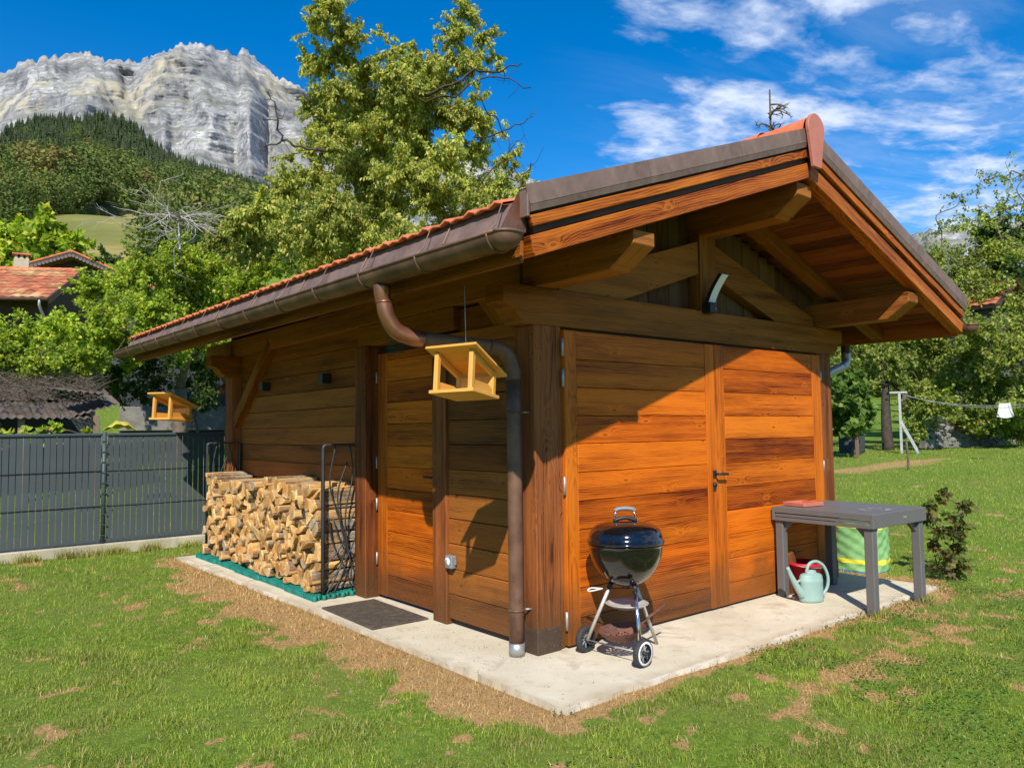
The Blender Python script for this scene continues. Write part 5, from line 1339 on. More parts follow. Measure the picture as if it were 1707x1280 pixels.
# ------------------------------------------------------------------ trees and shrubs near the garden
def leaves_np(P, D, Nn, L, Wd):
    """folded leaf: base, side, tip, side"""
    S = np.cross(D, Nn); S /= np.linalg.norm(S, axis=1)[:, None]+1e-9; Nn = np.cross(S, D)
    L = L[:, None]; Wd = Wd[:, None]
    V = np.stack([P, P+D*L*.45+S*Wd+Nn*Wd*.35, P+D*L-Nn*L*.12, P+D*L*.45-S*Wd+Nn*Wd*.35], 1).reshape(-1, 3)
    b = np.arange(len(P))*4; T = np.concatenate([np.stack([b, b+1, b+2], 1), np.stack([b, b+2, b+3], 1)])
    return V, T
def unit(v): return v/(np.linalg.norm(v, axis=-1, keepdims=True)+1e-9)
def tree(name, label, cat, base, clumps, fork, trunk_r, n_twig, n_leaf, leaf, width, cols, seed, droop=.4, group=None, mat_bark='bark', trunk_lean=(0, 0), twig_r=.006, leaf_mat='leaf', inner=.25, bare=()):
    """clumps: list of (x, y, z, radius[, density]) in world space; fork = height of the first fork above base"""
    rg_ = np.random.default_rng(seed); base = np.array(base, float)
    root = empty(name, base, 0, label, cat, group)
    ftop = base+np.array([trunk_lean[0], trunk_lean[1], fork])
    nodes = [base, (base+ftop)/2+rg_.normal(0, .05, 3)*[1, 1, 0], ftop]; paths = []
    tp = spline(np.array(nodes)-base, 5); paths.append((tp, np.linspace(trunk_r*1.25, trunk_r*.8, len(tp))))
    sk = [(ftop, trunk_r*.8)]; twigs = []; P, D, Cc = [], [], []
    cols = np.array(cols)
    order = sorted(range(len(clumps)), key=lambda i: np.linalg.norm(np.array(clumps[i][:3])-ftop))
    for i in order:
        c_ = np.array(clumps[i][:3]); rad_ = clumps[i][3]; dens = clumps[i][4] if len(clumps[i]) > 4 else 1.0
        best = min(range(len(sk)), key=lambda k: np.linalg.norm(sk[k][0]-c_)*(1.0 if sk[k][0][2] < c_[2]+rad_*.3 else 1.6))
        s0, r0 = sk[best]; L_ = np.linalg.norm(c_-s0)
        m1 = s0+(c_-s0)*.35+rg_.normal(0, .07, 3)*L_+np.array([0, 0, .06*L_]); m2 = s0+(c_-s0)*.7+rg_.normal(0, .06, 3)*L_
        pp = spline(np.array([s0, m1, m2, c_])-base, 4); r1 = max(r0*.72, twig_r*2); rr_ = np.linspace(r1, max(r1*.4, twig_r*1.6), len(pp)); paths.append((pp, rr_))
        for k in (4, 8, len(pp)-1): sk.append((pp[k]+base, rr_[k]))
        nt_ = max(3, int(n_twig*dens*(rad_**2)))
        dirs = unit(rg_.normal(0, 1, (nt_, 3))*[1, 1, .85]+[0, 0, .1]); ends = c_+dirs*rad_*(rg_.random((nt_, 1))**.45)*rg_.uniform(.75, 1.12, (nt_, 1))
        starts = c_+(ends-c_)*rg_.uniform(.05, .35, (nt_, 1))+rg_.normal(0, .05, (nt_, 3))*rad_
        for a, b in zip(starts, ends):
            mid = (a+b)/2+rg_.normal(0, .10, 3)*np.linalg.norm(b-a)+[0, 0, .05*rad_]; twigs.append((np.array([a, mid, b])-base, np.array([twig_r, twig_r*.7, twig_r*.3])))
        nl = int(nt_*n_leaf*dens)
        ti = rg_.integers(0, nt_, nl); t_ = rg_.random(nl)[:, None]**.75
        pos = starts[ti]*(1-t_)+ends[ti]*t_+rg_.normal(0, .055, (nl, 3))*max(rad_, .25)*[1, 1, .9]
        dr = unit((ends-starts)[ti]*.5+rg_.normal(0, .7, (nl, 3))*rad_+np.array([0, 0, -droop*rad_*1.6]))
        P.append(pos); D.append(dr)
        tone = rg_.normal(1, .10)
        cidx = rg_.choice(len(cols), nl, p=[.42, .30, .18, .10][:len(cols)] if len(cols) == 4 else None)
        Cc.append(np.clip(cols[cidx]*tone*rg_.uniform(.72, 1.28, (nl, 1)), 0, 1))
    for bp in bare:
        sp_ = spline(np.array(bp[0])-base, 4); sp_ = sp_+rg_.normal(0, .035, sp_.shape); twigs.append((sp_, np.linspace(bp[1], bp[1]*.3, len(sp_))))
        for k in range(2, len(sp_), 1):
            if rg_.random() < .7:
                dd_ = unit(rg_.normal(0, 1, 3)); L_ = rg_.uniform(.15, .55); q_ = [sp_[k]]
                for _ in range(4): dd_ = unit(dd_+rg_.normal(0, .35, 3)); q_.append(q_[-1]+dd_*L_/4)
                twigs.append((np.array(q_), np.linspace(max(.006, bp[1]*.25), .003, 5)))
    V, Q, T = tubes_np(paths, 7); put('trunk', np_mesh('trunk', V, T, quads=Q, smooth_on=True), mat_bark, root)
    V, Q, T = tubes_np(twigs, 3, False); tag(put('twigs', np_mesh('twigs', V, None, quads=Q), mat_bark, root), kind='stuff')
    P, D, Cc = np.concatenate(P)-base, np.concatenate(D), np.concatenate(Cc)
    Nn = unit(rg_.normal(0, .8, P.shape)+[-.35, -.35, .6])
    ls = leaf*rg_.uniform(.65, 1.3, len(P)); V, T = leaves_np(P, D, Nn, ls, ls*width)
    put('crown', np_mesh('crown', V, T, np.repeat(Cc, 4, 0)), leaf_mat, root)
    return root
def cl(lst, dist, spread, ppm=None, seed=0, zmin=None):
    """crown clumps surveyed from sight lines at about one distance, with random depth"""
    r_ = random.Random(seed); out = []
    for e in lst:
        dd = dist+r_.uniform(-spread, spread); p = spot(e[0], e[1], dd); rad_ = e[2]/FPX*dd*1.08
        out.append((p[0], p[1], p[2], rad_)+tuple(e[3:4]))
    return out
def gb(px, dist):
    a, _ = sight(px, 700); x_, y_ = CAM[0]+dist*math.sin(a), CAM[1]+dist*math.cos(a); return (x_, y_, float(H(x_, y_))-.05)

YG = [(0.355, 0.420, 0.076), (0.551, 0.550, 0.129), (0.197, 0.276, 0.055), (0.720, 0.598, 0.184)]     # drooping fruit-tree green
AP = [(0.283, 0.396, 0.036), (0.438, 0.528, 0.055), (0.155, 0.251, 0.029), (0.553, 0.528, 0.073)]     # sunny apple green
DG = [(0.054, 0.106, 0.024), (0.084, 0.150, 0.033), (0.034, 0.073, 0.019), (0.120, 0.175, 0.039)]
OL = [(0.241, 0.322, 0.055), (0.375, 0.415, 0.077), (0.139, 0.208, 0.040), (0.483, 0.472, 0.110)]

big = [(545, 15, 46), (520, 50, 30, .6), (575, 60, 48), (548, 100, 46), (600, 120, 48), (640, 90, 30, .5), (560, 150, 46), (610, 175, 55),
       (690, 75, 22, .7), (700, 110, 36), (780, 20, 40, .8), (760, 60, 40), (805, 60, 34, .7), (775, 105, 44), (735, 140, 44), (680, 160, 48), (830, 120, 26, .35),
       (560, 205, 50), (620, 235, 60), (690, 215, 56), (750, 195, 46), (800, 160, 30, .5), (545, 250, 46), (600, 290, 60), (670, 285, 60), (735, 265, 55), (790, 250, 46, .8), (840, 215, 30, .3),
       (505, 250, 26, .5), (485, 262, 26, .5), (530, 300, 46), (480, 310, 46), (560, 345, 60), (640, 345, 62), (715, 330, 60), (785, 320, 54), (840, 300, 40, .6), (868, 320, 28, .6),
       (440, 345, 46), (400, 370, 42), (470, 385, 52), (530, 400, 56), (600, 405, 60), (680, 395, 60), (760, 370, 54), (830, 345, 42), (420, 415, 44), (370, 400, 34, .8), (640, 450, 60), (540, 450, 60), (520, 100, 34), (530, 180, 40), (640, 55, 24, .6), (820, 95, 26, .6), (800, 200, 42), (850, 260, 34, .7), (870, 300, 28, .7), (672, 108, 32), (702, 138, 38), (655, 88, 24), (730, 100, 30), (660, 130, 38), (648, 170, 48), (715, 165, 44), (655, 205, 50), (640, 130, 34), (700, 250, 50), (865, 342, 34), (820, 375, 40), (780, 400, 44), (720, 420, 50)]
bc = cl(big, 17.5, 1.5, seed=3)
def limb(pts, dist, r_): return ([spot(a, b, dist) for a, b in pts], r_)
tree('cherry_tree', 'tall old fruit tree with drooping yellow-green leaves behind the shed roof', 'tree', gb(640, 17.5), bc, 3.2, .22, 84, 72, .095, .24, YG, 41, droop=.75, mat_bark='bark_dark', twig_r=.007,
     bare=[limb([(545, 250), (500, 245), (470, 235), (462, 190), (448, 150)], 16.6, .045), limb([(470, 235), (440, 250), (436, 262)], 16.6, .025), limb([(462, 205), (430, 198)], 16.6, .012),
           limb([(690, 160), (740, 150), (790, 118), (830, 118), (870, 105)], 16.4, .05), limb([(700, 170), (760, 160), (800, 130), (850, 132), (880, 150)], 16.2, .03),
           limb([(790, 230), (850, 215), (880, 200), (890, 190)], 16.4, .02), limb([(790, 320), (850, 250), (870, 225)], 16.4, .02), limb([(860, 330), (880, 280), (890, 275)], 16.4, .016)])
ap1 = [(300, 430, 46), (250, 450, 50), (200, 470, 50), (350, 450, 50), (410, 470, 50), (300, 500, 56), (240, 520, 54), (180, 520, 48), (360, 510, 54), (430, 510, 40), (150, 480, 36), (280, 560, 50), (210, 575, 44), (340, 560, 46), (160, 570, 40), (450, 450, 40)]
tree('apple_tree', 'broad sunlit apple tree with light green leaves above the rear eave', 'tree', gb(300, 20), cl(ap1, 20, 1.6, seed=5), 1.8, .17, 70, 60, .080, .36, AP, 43, droop=.15)
ap2 = [(60, 560, 48), (20, 570, 46), (110, 555, 44), (140, 600, 40), (80, 605, 44), (20, 615, 42), (-40, 580, 50), (160, 540, 36), (120, 630, 30, .6), (50, 640, 26, .6)]
tree('apple_tree', 'low apple tree leaning over the tin-roofed shack', 'tree', gb(60, 18.6), cl(ap2, 18.6, 1.0, seed=6), 1.7, .14, 70, 56, .08, .36, AP, 44, droop=.15)
dkm = [(120, 640, 34), (160, 650, 34), (200, 650, 32), (90, 650, 30), (180, 615, 30), (140, 600, 30), (260, 640, 30), (230, 660, 26), (290, 665, 26), (350, 660, 26), (215, 600, 30), (240, 580, 30), (300, 600, 40), (350, 610, 40), (250, 610, 38), (200, 620, 30), (330, 650, 34, .7), (380, 600, 36)]
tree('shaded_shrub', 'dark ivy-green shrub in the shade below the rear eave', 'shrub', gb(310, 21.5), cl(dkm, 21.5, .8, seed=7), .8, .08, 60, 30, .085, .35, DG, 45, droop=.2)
tree('background_tree', 'rounded light green tree on the slope above the farmhouse', 'tree', gb(60, 75), cl([(60, 380, 36), (30, 395, 36), (95, 395, 34), (70, 415, 40), (20, 430, 40), (120, 415, 30), (-30, 400, 50), (110, 440, 34)], 75, 4, seed=8), 4, .4, 3.2, 60, .55, .4, AP, 46, droop=.1, twig_r=.03)
hz = [(230, 420, 30), (280, 400, 24), (330, 395, 26), (390, 420, 36), (450, 415, 36), (180, 435, 26), (500, 440, 40)]
tree('hazel_bush', 'mid-green bush line behind the apple tree', 'bush', gb(350, 27), cl(hz, 27, 2, seed=9), 2.5, .12, 34, 34, .10, .4, DG+[], 47, droop=.1)
# dead branching tree with pale twigs
rg3 = random.Random(4)
def dead_tree(name, label, px, base_py, top_py, dist, spread_px, seed, mat, r0, upright=False):
    r_ = random.Random(seed); b = np.array(gb(px, dist)); tp = spot(px, top_py, dist); o = empty(name, b, 0, label, 'tree'); ps = []
    trunk = spline([np.zeros(3) if upright else (tp-b)*.86, (tp-b)*(.5 if upright else .93)+np.array([r_.uniform(-.1, .1), r_.uniform(-.1, .1), 0]), (tp-b)], 24 if upright else 6); ps.append((trunk, np.linspace(r0, r0*.25 if upright else r0*.6, len(trunk))))
    def grow(p, d_, L_, rr_, lev):
        pts = [p]; dd_ = d_.copy()
        for k in range(5):
            dd_ = dd_+np.array([r_.gauss(0, .22), r_.gauss(0, .22), r_.gauss(-.02, .18)]); dd_ /= np.linalg.norm(dd_); pts.append(pts[-1]+dd_*L_/5)
            if lev < 2 and r_.random() < .75: grow(pts[-1], dd_+np.array([r_.gauss(0, .7), r_.gauss(0, .7), r_.gauss(0, .5)]), L_*r_.uniform(.35, .6), rr_*.55, lev+1)
        ps.append((np.array(pts), np.linspace(rr_, rr_*.35, len(pts))))
    sp = spread_px/FPX*dist; n = 12 if upright else 16
    for i in range(n):
        t_ = (.78 if upright else .80)+(.20 if upright else .20)*i/n; k = min(int(round(t_*(len(trunk)-1))), len(trunk)-2); a = r_.uniform(0, 6.28)
        up = r_.uniform(.1, .5) if upright else r_.uniform(-.7, .35)
        grow(trunk[k], np.array([math.cos(a), math.sin(a), up]), sp*r_.uniform(.6, 1.1)*(1.6-t_ if upright else 1), r0*(.30 if upright else .5), 0)
    V, Q, T = tubes_np(ps, 4, False); put('branches', np_mesh('branches', V, None, quads=Q, smooth_on=True), mat, o)
dead_tree('dead_tree', 'leafless tree with pale grey twigs above the apple trees', 300, 500, 356, 18.2, 88, 12, 'deadwood', .035)
dead_tree('dead_tree', 'thin leafless treetop showing above the shed ridge', 1283, 600, 150, 27, 62, 15, 'bark', .13, True)

# right-hand side: orchard thicket, tall thin tree, ivy-clad trees
mA = [(1440, 580, 40), (1500, 570, 44), (1560, 585, 46), (1620, 590, 46), (1680, 600, 48), (1470, 620, 40, .7), (1530, 630, 46), (1590, 640, 46), (1650, 650, 48), (1710, 660, 46), (1560, 680, 40), (1620, 695, 40), (1680, 700, 40), (1400, 600, 40), (1420, 560, 36), (1740, 600, 50), (1540, 660, 36), (1530, 705, 26), (1570, 712, 24), (1620, 718, 26), (1665, 722, 26), (1700, 720, 30), (1490, 600, 40), (1480, 545, 40), (1560, 545, 44), (1630, 550, 44), (1690, 560, 46)]
tree('plum_thicket', 'wide green fruit tree thicket behind the clothes line', 'tree', gb(1580, 33), cl(mA, 33, 2.5, seed=21), 1.6, .15, 30, 46, .13, .34, OL, 51, droop=.25, twig_r=.012)
mB = [(1500, 640, 36, .6), (1470, 590, 30, .7), (1450, 640, 30, .5), (1510, 690, 30, .5)]
tree('orchard_tree', 'old orchard tree with forked trunk behind the white post', 'tree', gb(1478, 31), cl(mB, 31, 1.0, seed=22), 2.4, .17, 25, 28, .12, .33, OL, 52, droop=.2, mat_bark='bark_dark', twig_r=.012)
mC = [(1640, 300, 34, .35), (1600, 330, 34, .35), (1680, 300, 36, .35), (1620, 370, 40, .55), (1570, 385, 34, .45), (1670, 350, 42, .5), (1560, 430, 42, .8), (1610, 440, 46), (1660, 420, 46, .8), (1710, 340, 40, .4), (1720, 420, 46, .7), (1540, 470, 40), (1590, 490, 46), (1650, 490, 46), (1580, 545, 44), (1640, 550, 46), (1530, 520, 34), (1700, 290, 30, .3), (1720, 500, 50)]
tree('birch_tree', 'tall thin-leaved yellowing tree beyond the gable eave', 'tree', gb(1640, 40), cl(mC, 40, 3, seed=23), 5, .24, 17, 38, .15, .34, OL, 53, droop=.3, twig_r=.014)
mD = [(1650, 390, 36), (1690, 400, 44), (1670, 450, 46), (1710, 470, 50), (1660, 520, 50), (1700, 550, 50), (1690, 600, 50), (1730, 520, 54)]
tree('ivy_tree', 'dark ivy-covered tree behind the yellowing tree', 'tree', gb(1690, 44), cl(mD, 44.5, 1.8, seed=24), 4, .3, 15, 46, .20, .42, DG, 54, droop=.25, twig_r=.014)
mE = [(1410, 660, 34), (1400, 700, 30), (1445, 690, 26), (1425, 720, 22), (1390, 630, 34), (1430, 640, 24)]
tree('vine_shrub', 'broad-leaved green shrub on a stake beside the shed corner', 'shrub', gb(1415, 27), cl(mE, 27, .8, seed=25), 1.0, .06, 40, 26, .20, .48, [(.10, .19, .03), (.17, .27, .045), (.06, .12, .02), (.22, .28, .06)], 55, droop=.35, twig_r=.01)
tree('distant_tree', 'light green tree far behind the gable eave', 'tree', gb(1510, 65), cl([(1520, 430, 24), (1500, 450, 26), (1540, 450, 24), (1470, 470, 28), (1530, 490, 30), (1560, 470, 24), (1440, 500, 30), (1500, 520, 34), (1420, 540, 34)], 65, 4, seed=26), 5, .3, 4.5, 56, .42, .4, AP, 56, droop=.1, twig_r=.02)
# creeper on the old wall
tree('red_creeper', 'pinkish red creeper on the dark wall under the rear eave', 'creeper', gb(375, 23.2), cl([(368, 590, 20), (372, 625, 18), (360, 650, 16), (380, 640, 18), (352, 600, 14)], 23.2, .2, seed=31), .5, .03, 90, 40, .09, .4, [(.45, .13, .12), (.55, .22, .20), (.25, .10, .08), (.2, .15, .05)], 57, droop=.4)
tree('ivy_bush', 'dark green ivy climbing the old wall behind the hanging feeder', 'ivy', gb(330, 23.0), cl([(320, 600, 24), (335, 640, 26), (325, 675, 24), (340, 610, 22), (300, 640, 20, .5)], 23.0, .3, seed=32), .5, .05, 85, 40, .10, .45, DG, 58, droop=.5)
wd = [(40, 725, 22), (70, 718, 20), (10, 728, 20), (95, 722, 16), (150, 718, 14, .7)]
tree('bramble_bush', 'low leafy bramble poking above the slat fence', 'bush', gb(50, 13.6), cl(wd, 13.6, .4, seed=33), .5, .02, 90, 24, .08, .4, AP, 59, droop=.1)
# rose by the table
base = np.array([4.66, -.80, -.03]); rose = []
for i in range(17):
    z_ = .10+.72*i/16; a = i*2.4; rr_ = .05+.10*abs(math.sin(i*1.3))+(.07 if z_ > .55 else 0)
    rose.append((base[0]+rr_*math.cos(a), base[1]+rr_*math.sin(a), base[2]+z_, .085))
tree('rose_bush', 'slender rose bush with dark reddish leaves beside the garden table', 'bush', base, rose, .06, .010, 1400, 5, .058, .36, [(.10, .15, .03), (.16, .20, .045), (.17, .09, .04), (.24, .15, .06)], 61, droop=.2, twig_r=.003)

# ------------------------------------------------------------------ buildings and garden things further off
def frame_at(px, py, dist, yaw_extra=0):
    a, s_ = sight(px, py); p = spot(px, py, dist); return p, a+yaw_extra
def house_frame(name, px, dist, yaw, label, cat='house'):
    """local x to the viewer's right, local y away"""
    a, _ = sight(px, 700); x_, y_ = CAM[0]+dist*math.sin(a), CAM[1]+dist*math.cos(a)
    return empty(name, (x_, y_, 0), -(a+yaw), label, cat)
# lower farmhouse: eave towards the garden, right verge sloping
fh = house_frame('farmhouse', 75, 33, R(21), 'old farmhouse with weathered red tile roof behind the apple tree')
EZ, RZ, run = 1.5+33*sight(75, 497)[1], 1.5+36.2*sight(112, 449)[1], 3.4           # eave height, ridge height, eave to ridge
hz0 = float(H(fh.location.x, fh.location.y))-.5
def quad(name, pts, m, par, th=.0):
    me = bpy.data.meshes.new(name); me.from_pydata(pts, [], [tuple(range(len(pts)))]); me.update(); return put(name, me, m, par)
box('wall', -9, -.35, .9, 1.1, hz0, EZ+.35, 'dark_wood', fh, 0); box('wall', -.55, -.35, 1.1, 2*run, hz0, EZ+.3, 'dark_wood', fh, 0)
put('gable_wall', prism_mesh([(1.1, EZ), (2*run-.8, EZ), (run, RZ-.15)], 0, -.55, -.36), 'dark_wood', fh)
for x in (-2.6, -5.0):
    wn = box('window', x-.4, x+.4, .86, .9, EZ-2.1, EZ-.9, 'white_paint', fh, .01); box('pane', -.33, -.02, -.03, -.022, -.58, .58, 'bin', wn, 0); box('pane', .02, .33, -.03, -.022, -.58, .58, 'bin', wn, 0)
sl = math.atan2(RZ-EZ, run); Ls = run/math.cos(sl)
rt_ = put('roof', box_mesh(9.2, Ls, .10, 0, 0, 'dark_wood'), 'dark_wood', fh, (-4.6, run/2, (EZ+RZ)/2-.06), (sl, 0, 0))
put('roof', box_mesh(9.2, Ls, .10, 0, 0, 'dark_wood'), 'old_tile', fh, (-4.6, run*1.5, (EZ+RZ)/2-.06), (-sl, 0, 0))
# tiles on the visible slope: each one its own piece
def farm_tile():
    vs, fs, n = [], [], 5; w_, L = .33, .46
    for j, y in enumerate((0, L)):
        for i in range(n+1):
            t_ = i/n; z = .035*math.sin(math.pi*t_)**2; vs.append(((t_-.5)*w_*1.02, y, z+(.03 if j == 0 else 0))); vs.append(((t_-.5)*w_*1.02, y, z-.02+(.03 if j == 0 else 0)))
    m_ = 2*(n+1)
    for i in range(n):
        a = 2*i; fs += [(a, a+2, m_+a+2, m_+a), (a, a+1, a+3, a+2)]
    me = bpy.data.meshes.new('tile'); me.from_pydata(vs, [], fs); me.update(); return me
ft = farm_tile(); nrow = 10; r4 = random.Random(9)
for j in range(nrow):
    for i in range(27):
        xx = -.02-(i+.5)*.33; s_ = j*(Ls/nrow)
        o = put('tile', ft, 'old_tile', fh, (xx+r4.uniform(-.01, .01), s_*math.cos(sl)-.04, EZ+s_*math.sin(sl)+.005+r4.uniform(0, .012)), (sl+r4.uniform(-.02, .02), 0, r4.uniform(-.02, .02)))
for i in range(22): put('ridge_tile', rt, 'old_tile', fh, (-.2-i*.41, run, RZ-.03), (0, 0, math.pi/2))
tube('gutter', np.array([(-9.2, -.09, EZ-.04), (.02, -.09, EZ-.04)]), .065, 'gutter_brown', fh, 10)
box('verge_board', -.01, .03, 0, Ls, -.22, .02, 'gutter_brown', fh, .0, rot=(sl, 0, 0)).location = (.02, run/2, (EZ+RZ)/2-.08)
tube('downpipe', spline([(-.25, -.09, EZ-.08), (-.25, -.05, EZ-.35), (-.15, .45, EZ-.95), (-.12, .6, EZ-1.3), (-.12, .82, EZ-1.6), (-.12, .82, hz0)], 4), .05, 'zinc', fh, 10)
# upper house with decorated gable and chimney
uh = house_frame('gabled_house', 113, 41, R(4), 'house with bright red roof and scalloped gable trim behind the farmhouse')
AZ_, half, drop_ = 1.5+41*sight(113, 418)[1], 4.2, 1.75
zg = float(H(uh.location.x, uh.location.y))-.5
put('gable_wall', prism_mesh([(-half+.7, zg), (half-.7, zg), (half-.7, AZ_-drop_+.15), (0, AZ_-.25), (-half+.7, AZ_-drop_+.15)], 1, 0.9, 1.1), 'wall_grey', uh)
box('wall', -half+.7, -half+.9, 1.1, 8, zg, AZ_-drop_, 'wall_grey', uh, 0)
scal = lathe_mesh([(.001, 0), (.075, 0), (.075, .03), (.001, .03)], 14, smooth_on=False)
for s in (-1, 1):
    L_ = math.hypot(half, drop_); an = math.atan2(drop_, half)
    put('roof', box_mesh(L_, 8.4, .12, 0, 0, 'terracotta'), 'terracotta', uh, (s*half/2, 4.2, AZ_-drop_/2), (0, s*an, 0))
    put('barge_board', box_mesh(L_, .04, .16, 0, 0, 'dark_wood'), 'dark_wood', uh, (s*half/2, -.03, AZ_-drop_/2-.10), (0, s*an, 0))
    for i in range(28):
        t_ = (i+.5)/28; put('trim_scallop', scal, 'tin', uh, (s*half*t_, -.06, AZ_-drop_*t_-.20), (math.pi/2, 0, 0))
ch = house_frame('chimney_stack', 29, 38.5, 0, 'pale rendered chimney with tile cap above the farmhouse roof', 'chimney')
cz = 1.5+38.5*sight(29, 424)[1]
box('shaft', -.28, .28, -.28, .28, cz-1.6, cz-.22, 'plaster', ch, .02); box('cap', -.34, .34, -.34, .34, cz-.06, cz, 'terracotta', ch, .01)
for a in (-.2, 0, .2): box('cap_pillar', a-.05, a+.05, -.24, .24, cz-.22, cz-.06, 'plaster', ch, 0)
# shack with corrugated roof
sh = house_frame('shack', 60, 15.5, R(-6), 'ramshackle open shack with patched corrugated roof behind the fence', 'shack')
sz = 1.5+15.5*sight(60, 690)[1]; g0 = float(H(sh.location.x, sh.location.y))
def corrugated(L, D, n=60, amp=.022):
    vs, fs = [], []
    for j in range(3):
        for i in range(n+1): vs.append(((i/n-.5)*L, (j/2-.5)*D, amp*math.sin(i*math.pi*.66)))
    for j in range(2):
        for i in range(n): a = j*(n+1)+i; fs.append((a, a+1, a+n+2, a+n+1))
    me = bpy.data.meshes.new('sheet'); me.from_pydata(vs, [], fs); me.update(); return smooth(me)
put('roof_sheet', corrugated(2.4, 1.6), 'tin', sh, (-.35, .75, sz+.12), (R(14), 0, R(1))); put('roof_sheet', corrugated(1.1, 1.5, 28), 'tin', sh, (.78, .8, sz+.20), (R(14), R(-16), R(-3)))
put('roof_sheet', corrugated(.8, .7, 20), 'tin', sh, (.72, .3, sz+.42), (R(6), R(4), R(10)))
put('roof_sheet', corrugated(2.2, 1.5), 'tin', sh, (-.6, 2.0, sz+.46), (R(12), 0, 0))
for x in (-1.2, -.2, .95): box('post', x-.05, x+.05, .1, .2, g0-.2, sz-.02, 'wood_old', sh, .005, axis=2)
for k in range(6): box('stored_plank', -1.5+.05*k, -.35-.06*(k % 3), .35, .9, sz-.62+.085*k, sz-.575+.085*k, 'wood_old', sh, .004, axis=0)
box('back_wall', -1.6, 1.3, 2.4, 2.5, g0-.3, sz+.4, 'wall_dark', sh, 0)
# brushwood heaped on the shack roof
r5 = random.Random(8); ps = []
for i in range(900):
    x = r5.uniform(-1.5, 1.1); y = r5.uniform(.1, 2.2); z = sz+.10+.24*y+r5.uniform(0, .22); a = r5.uniform(0, 6.28); L = r5.uniform(.15, .5)
    d_ = np.array([math.cos(a), math.sin(a), r5.uniform(-.2, .6)]); ps.append((np.array([(x, y, z), (x+d_[0]*L*.5, y+d_[1]*L*.5, z+d_[2]*L*.5+.02), (x+d_[0]*L, y+d_[1]*L, z+d_[2]*L)]), np.array([.008, .006, .003])))
V, Q, T = tubes_np(ps, 3, False); bw = put('brushwood', np_mesh('brushwood', V, None, quads=Q), 'bark'); bw.location = sh.location; bw.rotation_euler = sh.rotation_euler
tag(bw, 'tangle of dry brushwood heaped on the shack roof', kind='stuff')
# old garden wall below the ivy, grass bank in front, tarpaulin
p0 = spot(200, 690, 24.5); p1 = spot(420, 690, 24.5); dv = p1-p0; L = math.hypot(dv[0], dv[1]); an = math.atan2(dv[1], dv[0])
o = box('old_wall', -L/2, L/2, -.2, .2, 0, 3.1, 'wall_dark', None, .02); o.location = ((p0[0]+p1[0])/2, (p0[1]+p1[1])/2, 2.3); o.rotation_euler = (0, 0, an)
tag(o, 'dark old house wall behind the ivy and creeper', 'wall')
o = box('plinth_wall', -L/2, L/2, -.2, .2, 0, .7, 'stone', None, .03); o.location = ((p0[0]+p1[0])/2-.25*math.sin(an)*-1, (p0[1]+p1[1])/2-.3, 1.95); o.rotation_euler = (0, 0, an)
tag(o, 'pale rubble plinth at the foot of the dark old wall', 'wall')
p = spot(200, 712, 14.5); vs, fs = [], []
for j in range(5):
    for i in range(9): vs.append(((i/8-.5)*.50, (j/4-.5)*.5, .05+.16*math.sin(math.pi*i/8)*(.6+.4*math.sin(j*1.7))+.02*math.sin(i*2.3+j)))
for j in range(4):
    for i in range(8): a = j*9+i; fs.append((a, a+1, a+10, a+9))
me = bpy.data.meshes.new('tarp'); me.from_pydata(vs, [], fs); me.update(); o = put('tarpaulin', smooth(me), 'tarp_yellow', None, (p[0], p[1], p[2]-.10), (0, 0, -.2))
tag(o, 'crumpled yellow tarpaulin showing over the fence top', 'tarpaulin')
# right side: clothes line, bin, stone wall, small house
D0 = 29.0
cpz = spot(1503, 750, D0); cpt = spot(1500, 656, D0)
gcl = float(H(cpz[0], cpz[1]))
cp_ = empty('clothes_post', (cpz[0], cpz[1], gcl), -sight(1503, 750)[0], 'white painted wooden clothes post with slanting strut on the lawn', 'post')
hp = cpt[2]-gcl
box('post', -.042, .042, -.042, .042, 0, hp, 'white_paint', cp_, .01); box('cross_arm', -.30, .24, -.04, .04, hp+.001, hp+.07, 'white_paint', cp_, .01)
o = box('strut', -.05, .05, -.05, .05, -.62, .62, 'white_paint', cp_, .01); o.location = (.27, 0, .52); o.rotation_euler = (0, R(-25), 0)
q1 = spot(1500, 657, D0); q2 = spot(1790, 664, 24.0); q1b = spot(1510, 659, D0); q2b = spot(1790, 668, 23.4)
cl_ = empty('clothes_line', q1, 0, 'thin pale clothes lines strung across the orchard', 'clothes line')
for a, b in ((q1, q2), (q1b, q2b)):
    t_ = np.linspace(0, 1, 14)[:, None]; pts = a+(b-a)*t_; pts[:, 2] -= .28*4*(t_*(1-t_))[:, 0]; tube('line', pts-q1, .008, 'cord', cl_, 4)
lp = spot(1675, 672, 25.5); vs, fs = [], []
for j in range(7):
    for i in range(9): t_ = j/6; vs.append(((i/8-.5)*(.26+.16*t_), .03*math.sin(i*1.9+j*.4)*t_, -.40*t_+(.02*math.cos(i*.8)*t_)))
for j in range(6):
    for i in range(8): a = j*9+i; fs.append((a, a+1, a+10, a+9))
me = bpy.data.meshes.new('cloth'); me.from_pydata(vs, [], fs); me.update()
tag(put('hanging_cloth', smooth(me), 'cloth_white', None, lp, (0, 0, -sight(1675, 672)[0])), 'small white cloth pegged on the clothes line', 'cloth')
bp = spot(1420, 740, 29.5); o = empty('garden_bin', (bp[0], bp[1], float(H(bp[0], bp[1]))), -sight(1420, 740)[0], 'dark garden bin under the broad-leaved shrub', 'bin')
box('tub', -.42, .42, -.3, .3, 0, .62, 'bin', o, .03); box('lid', -.45, .45, -.33, .33, .625, .67, 'bin', o, .02)
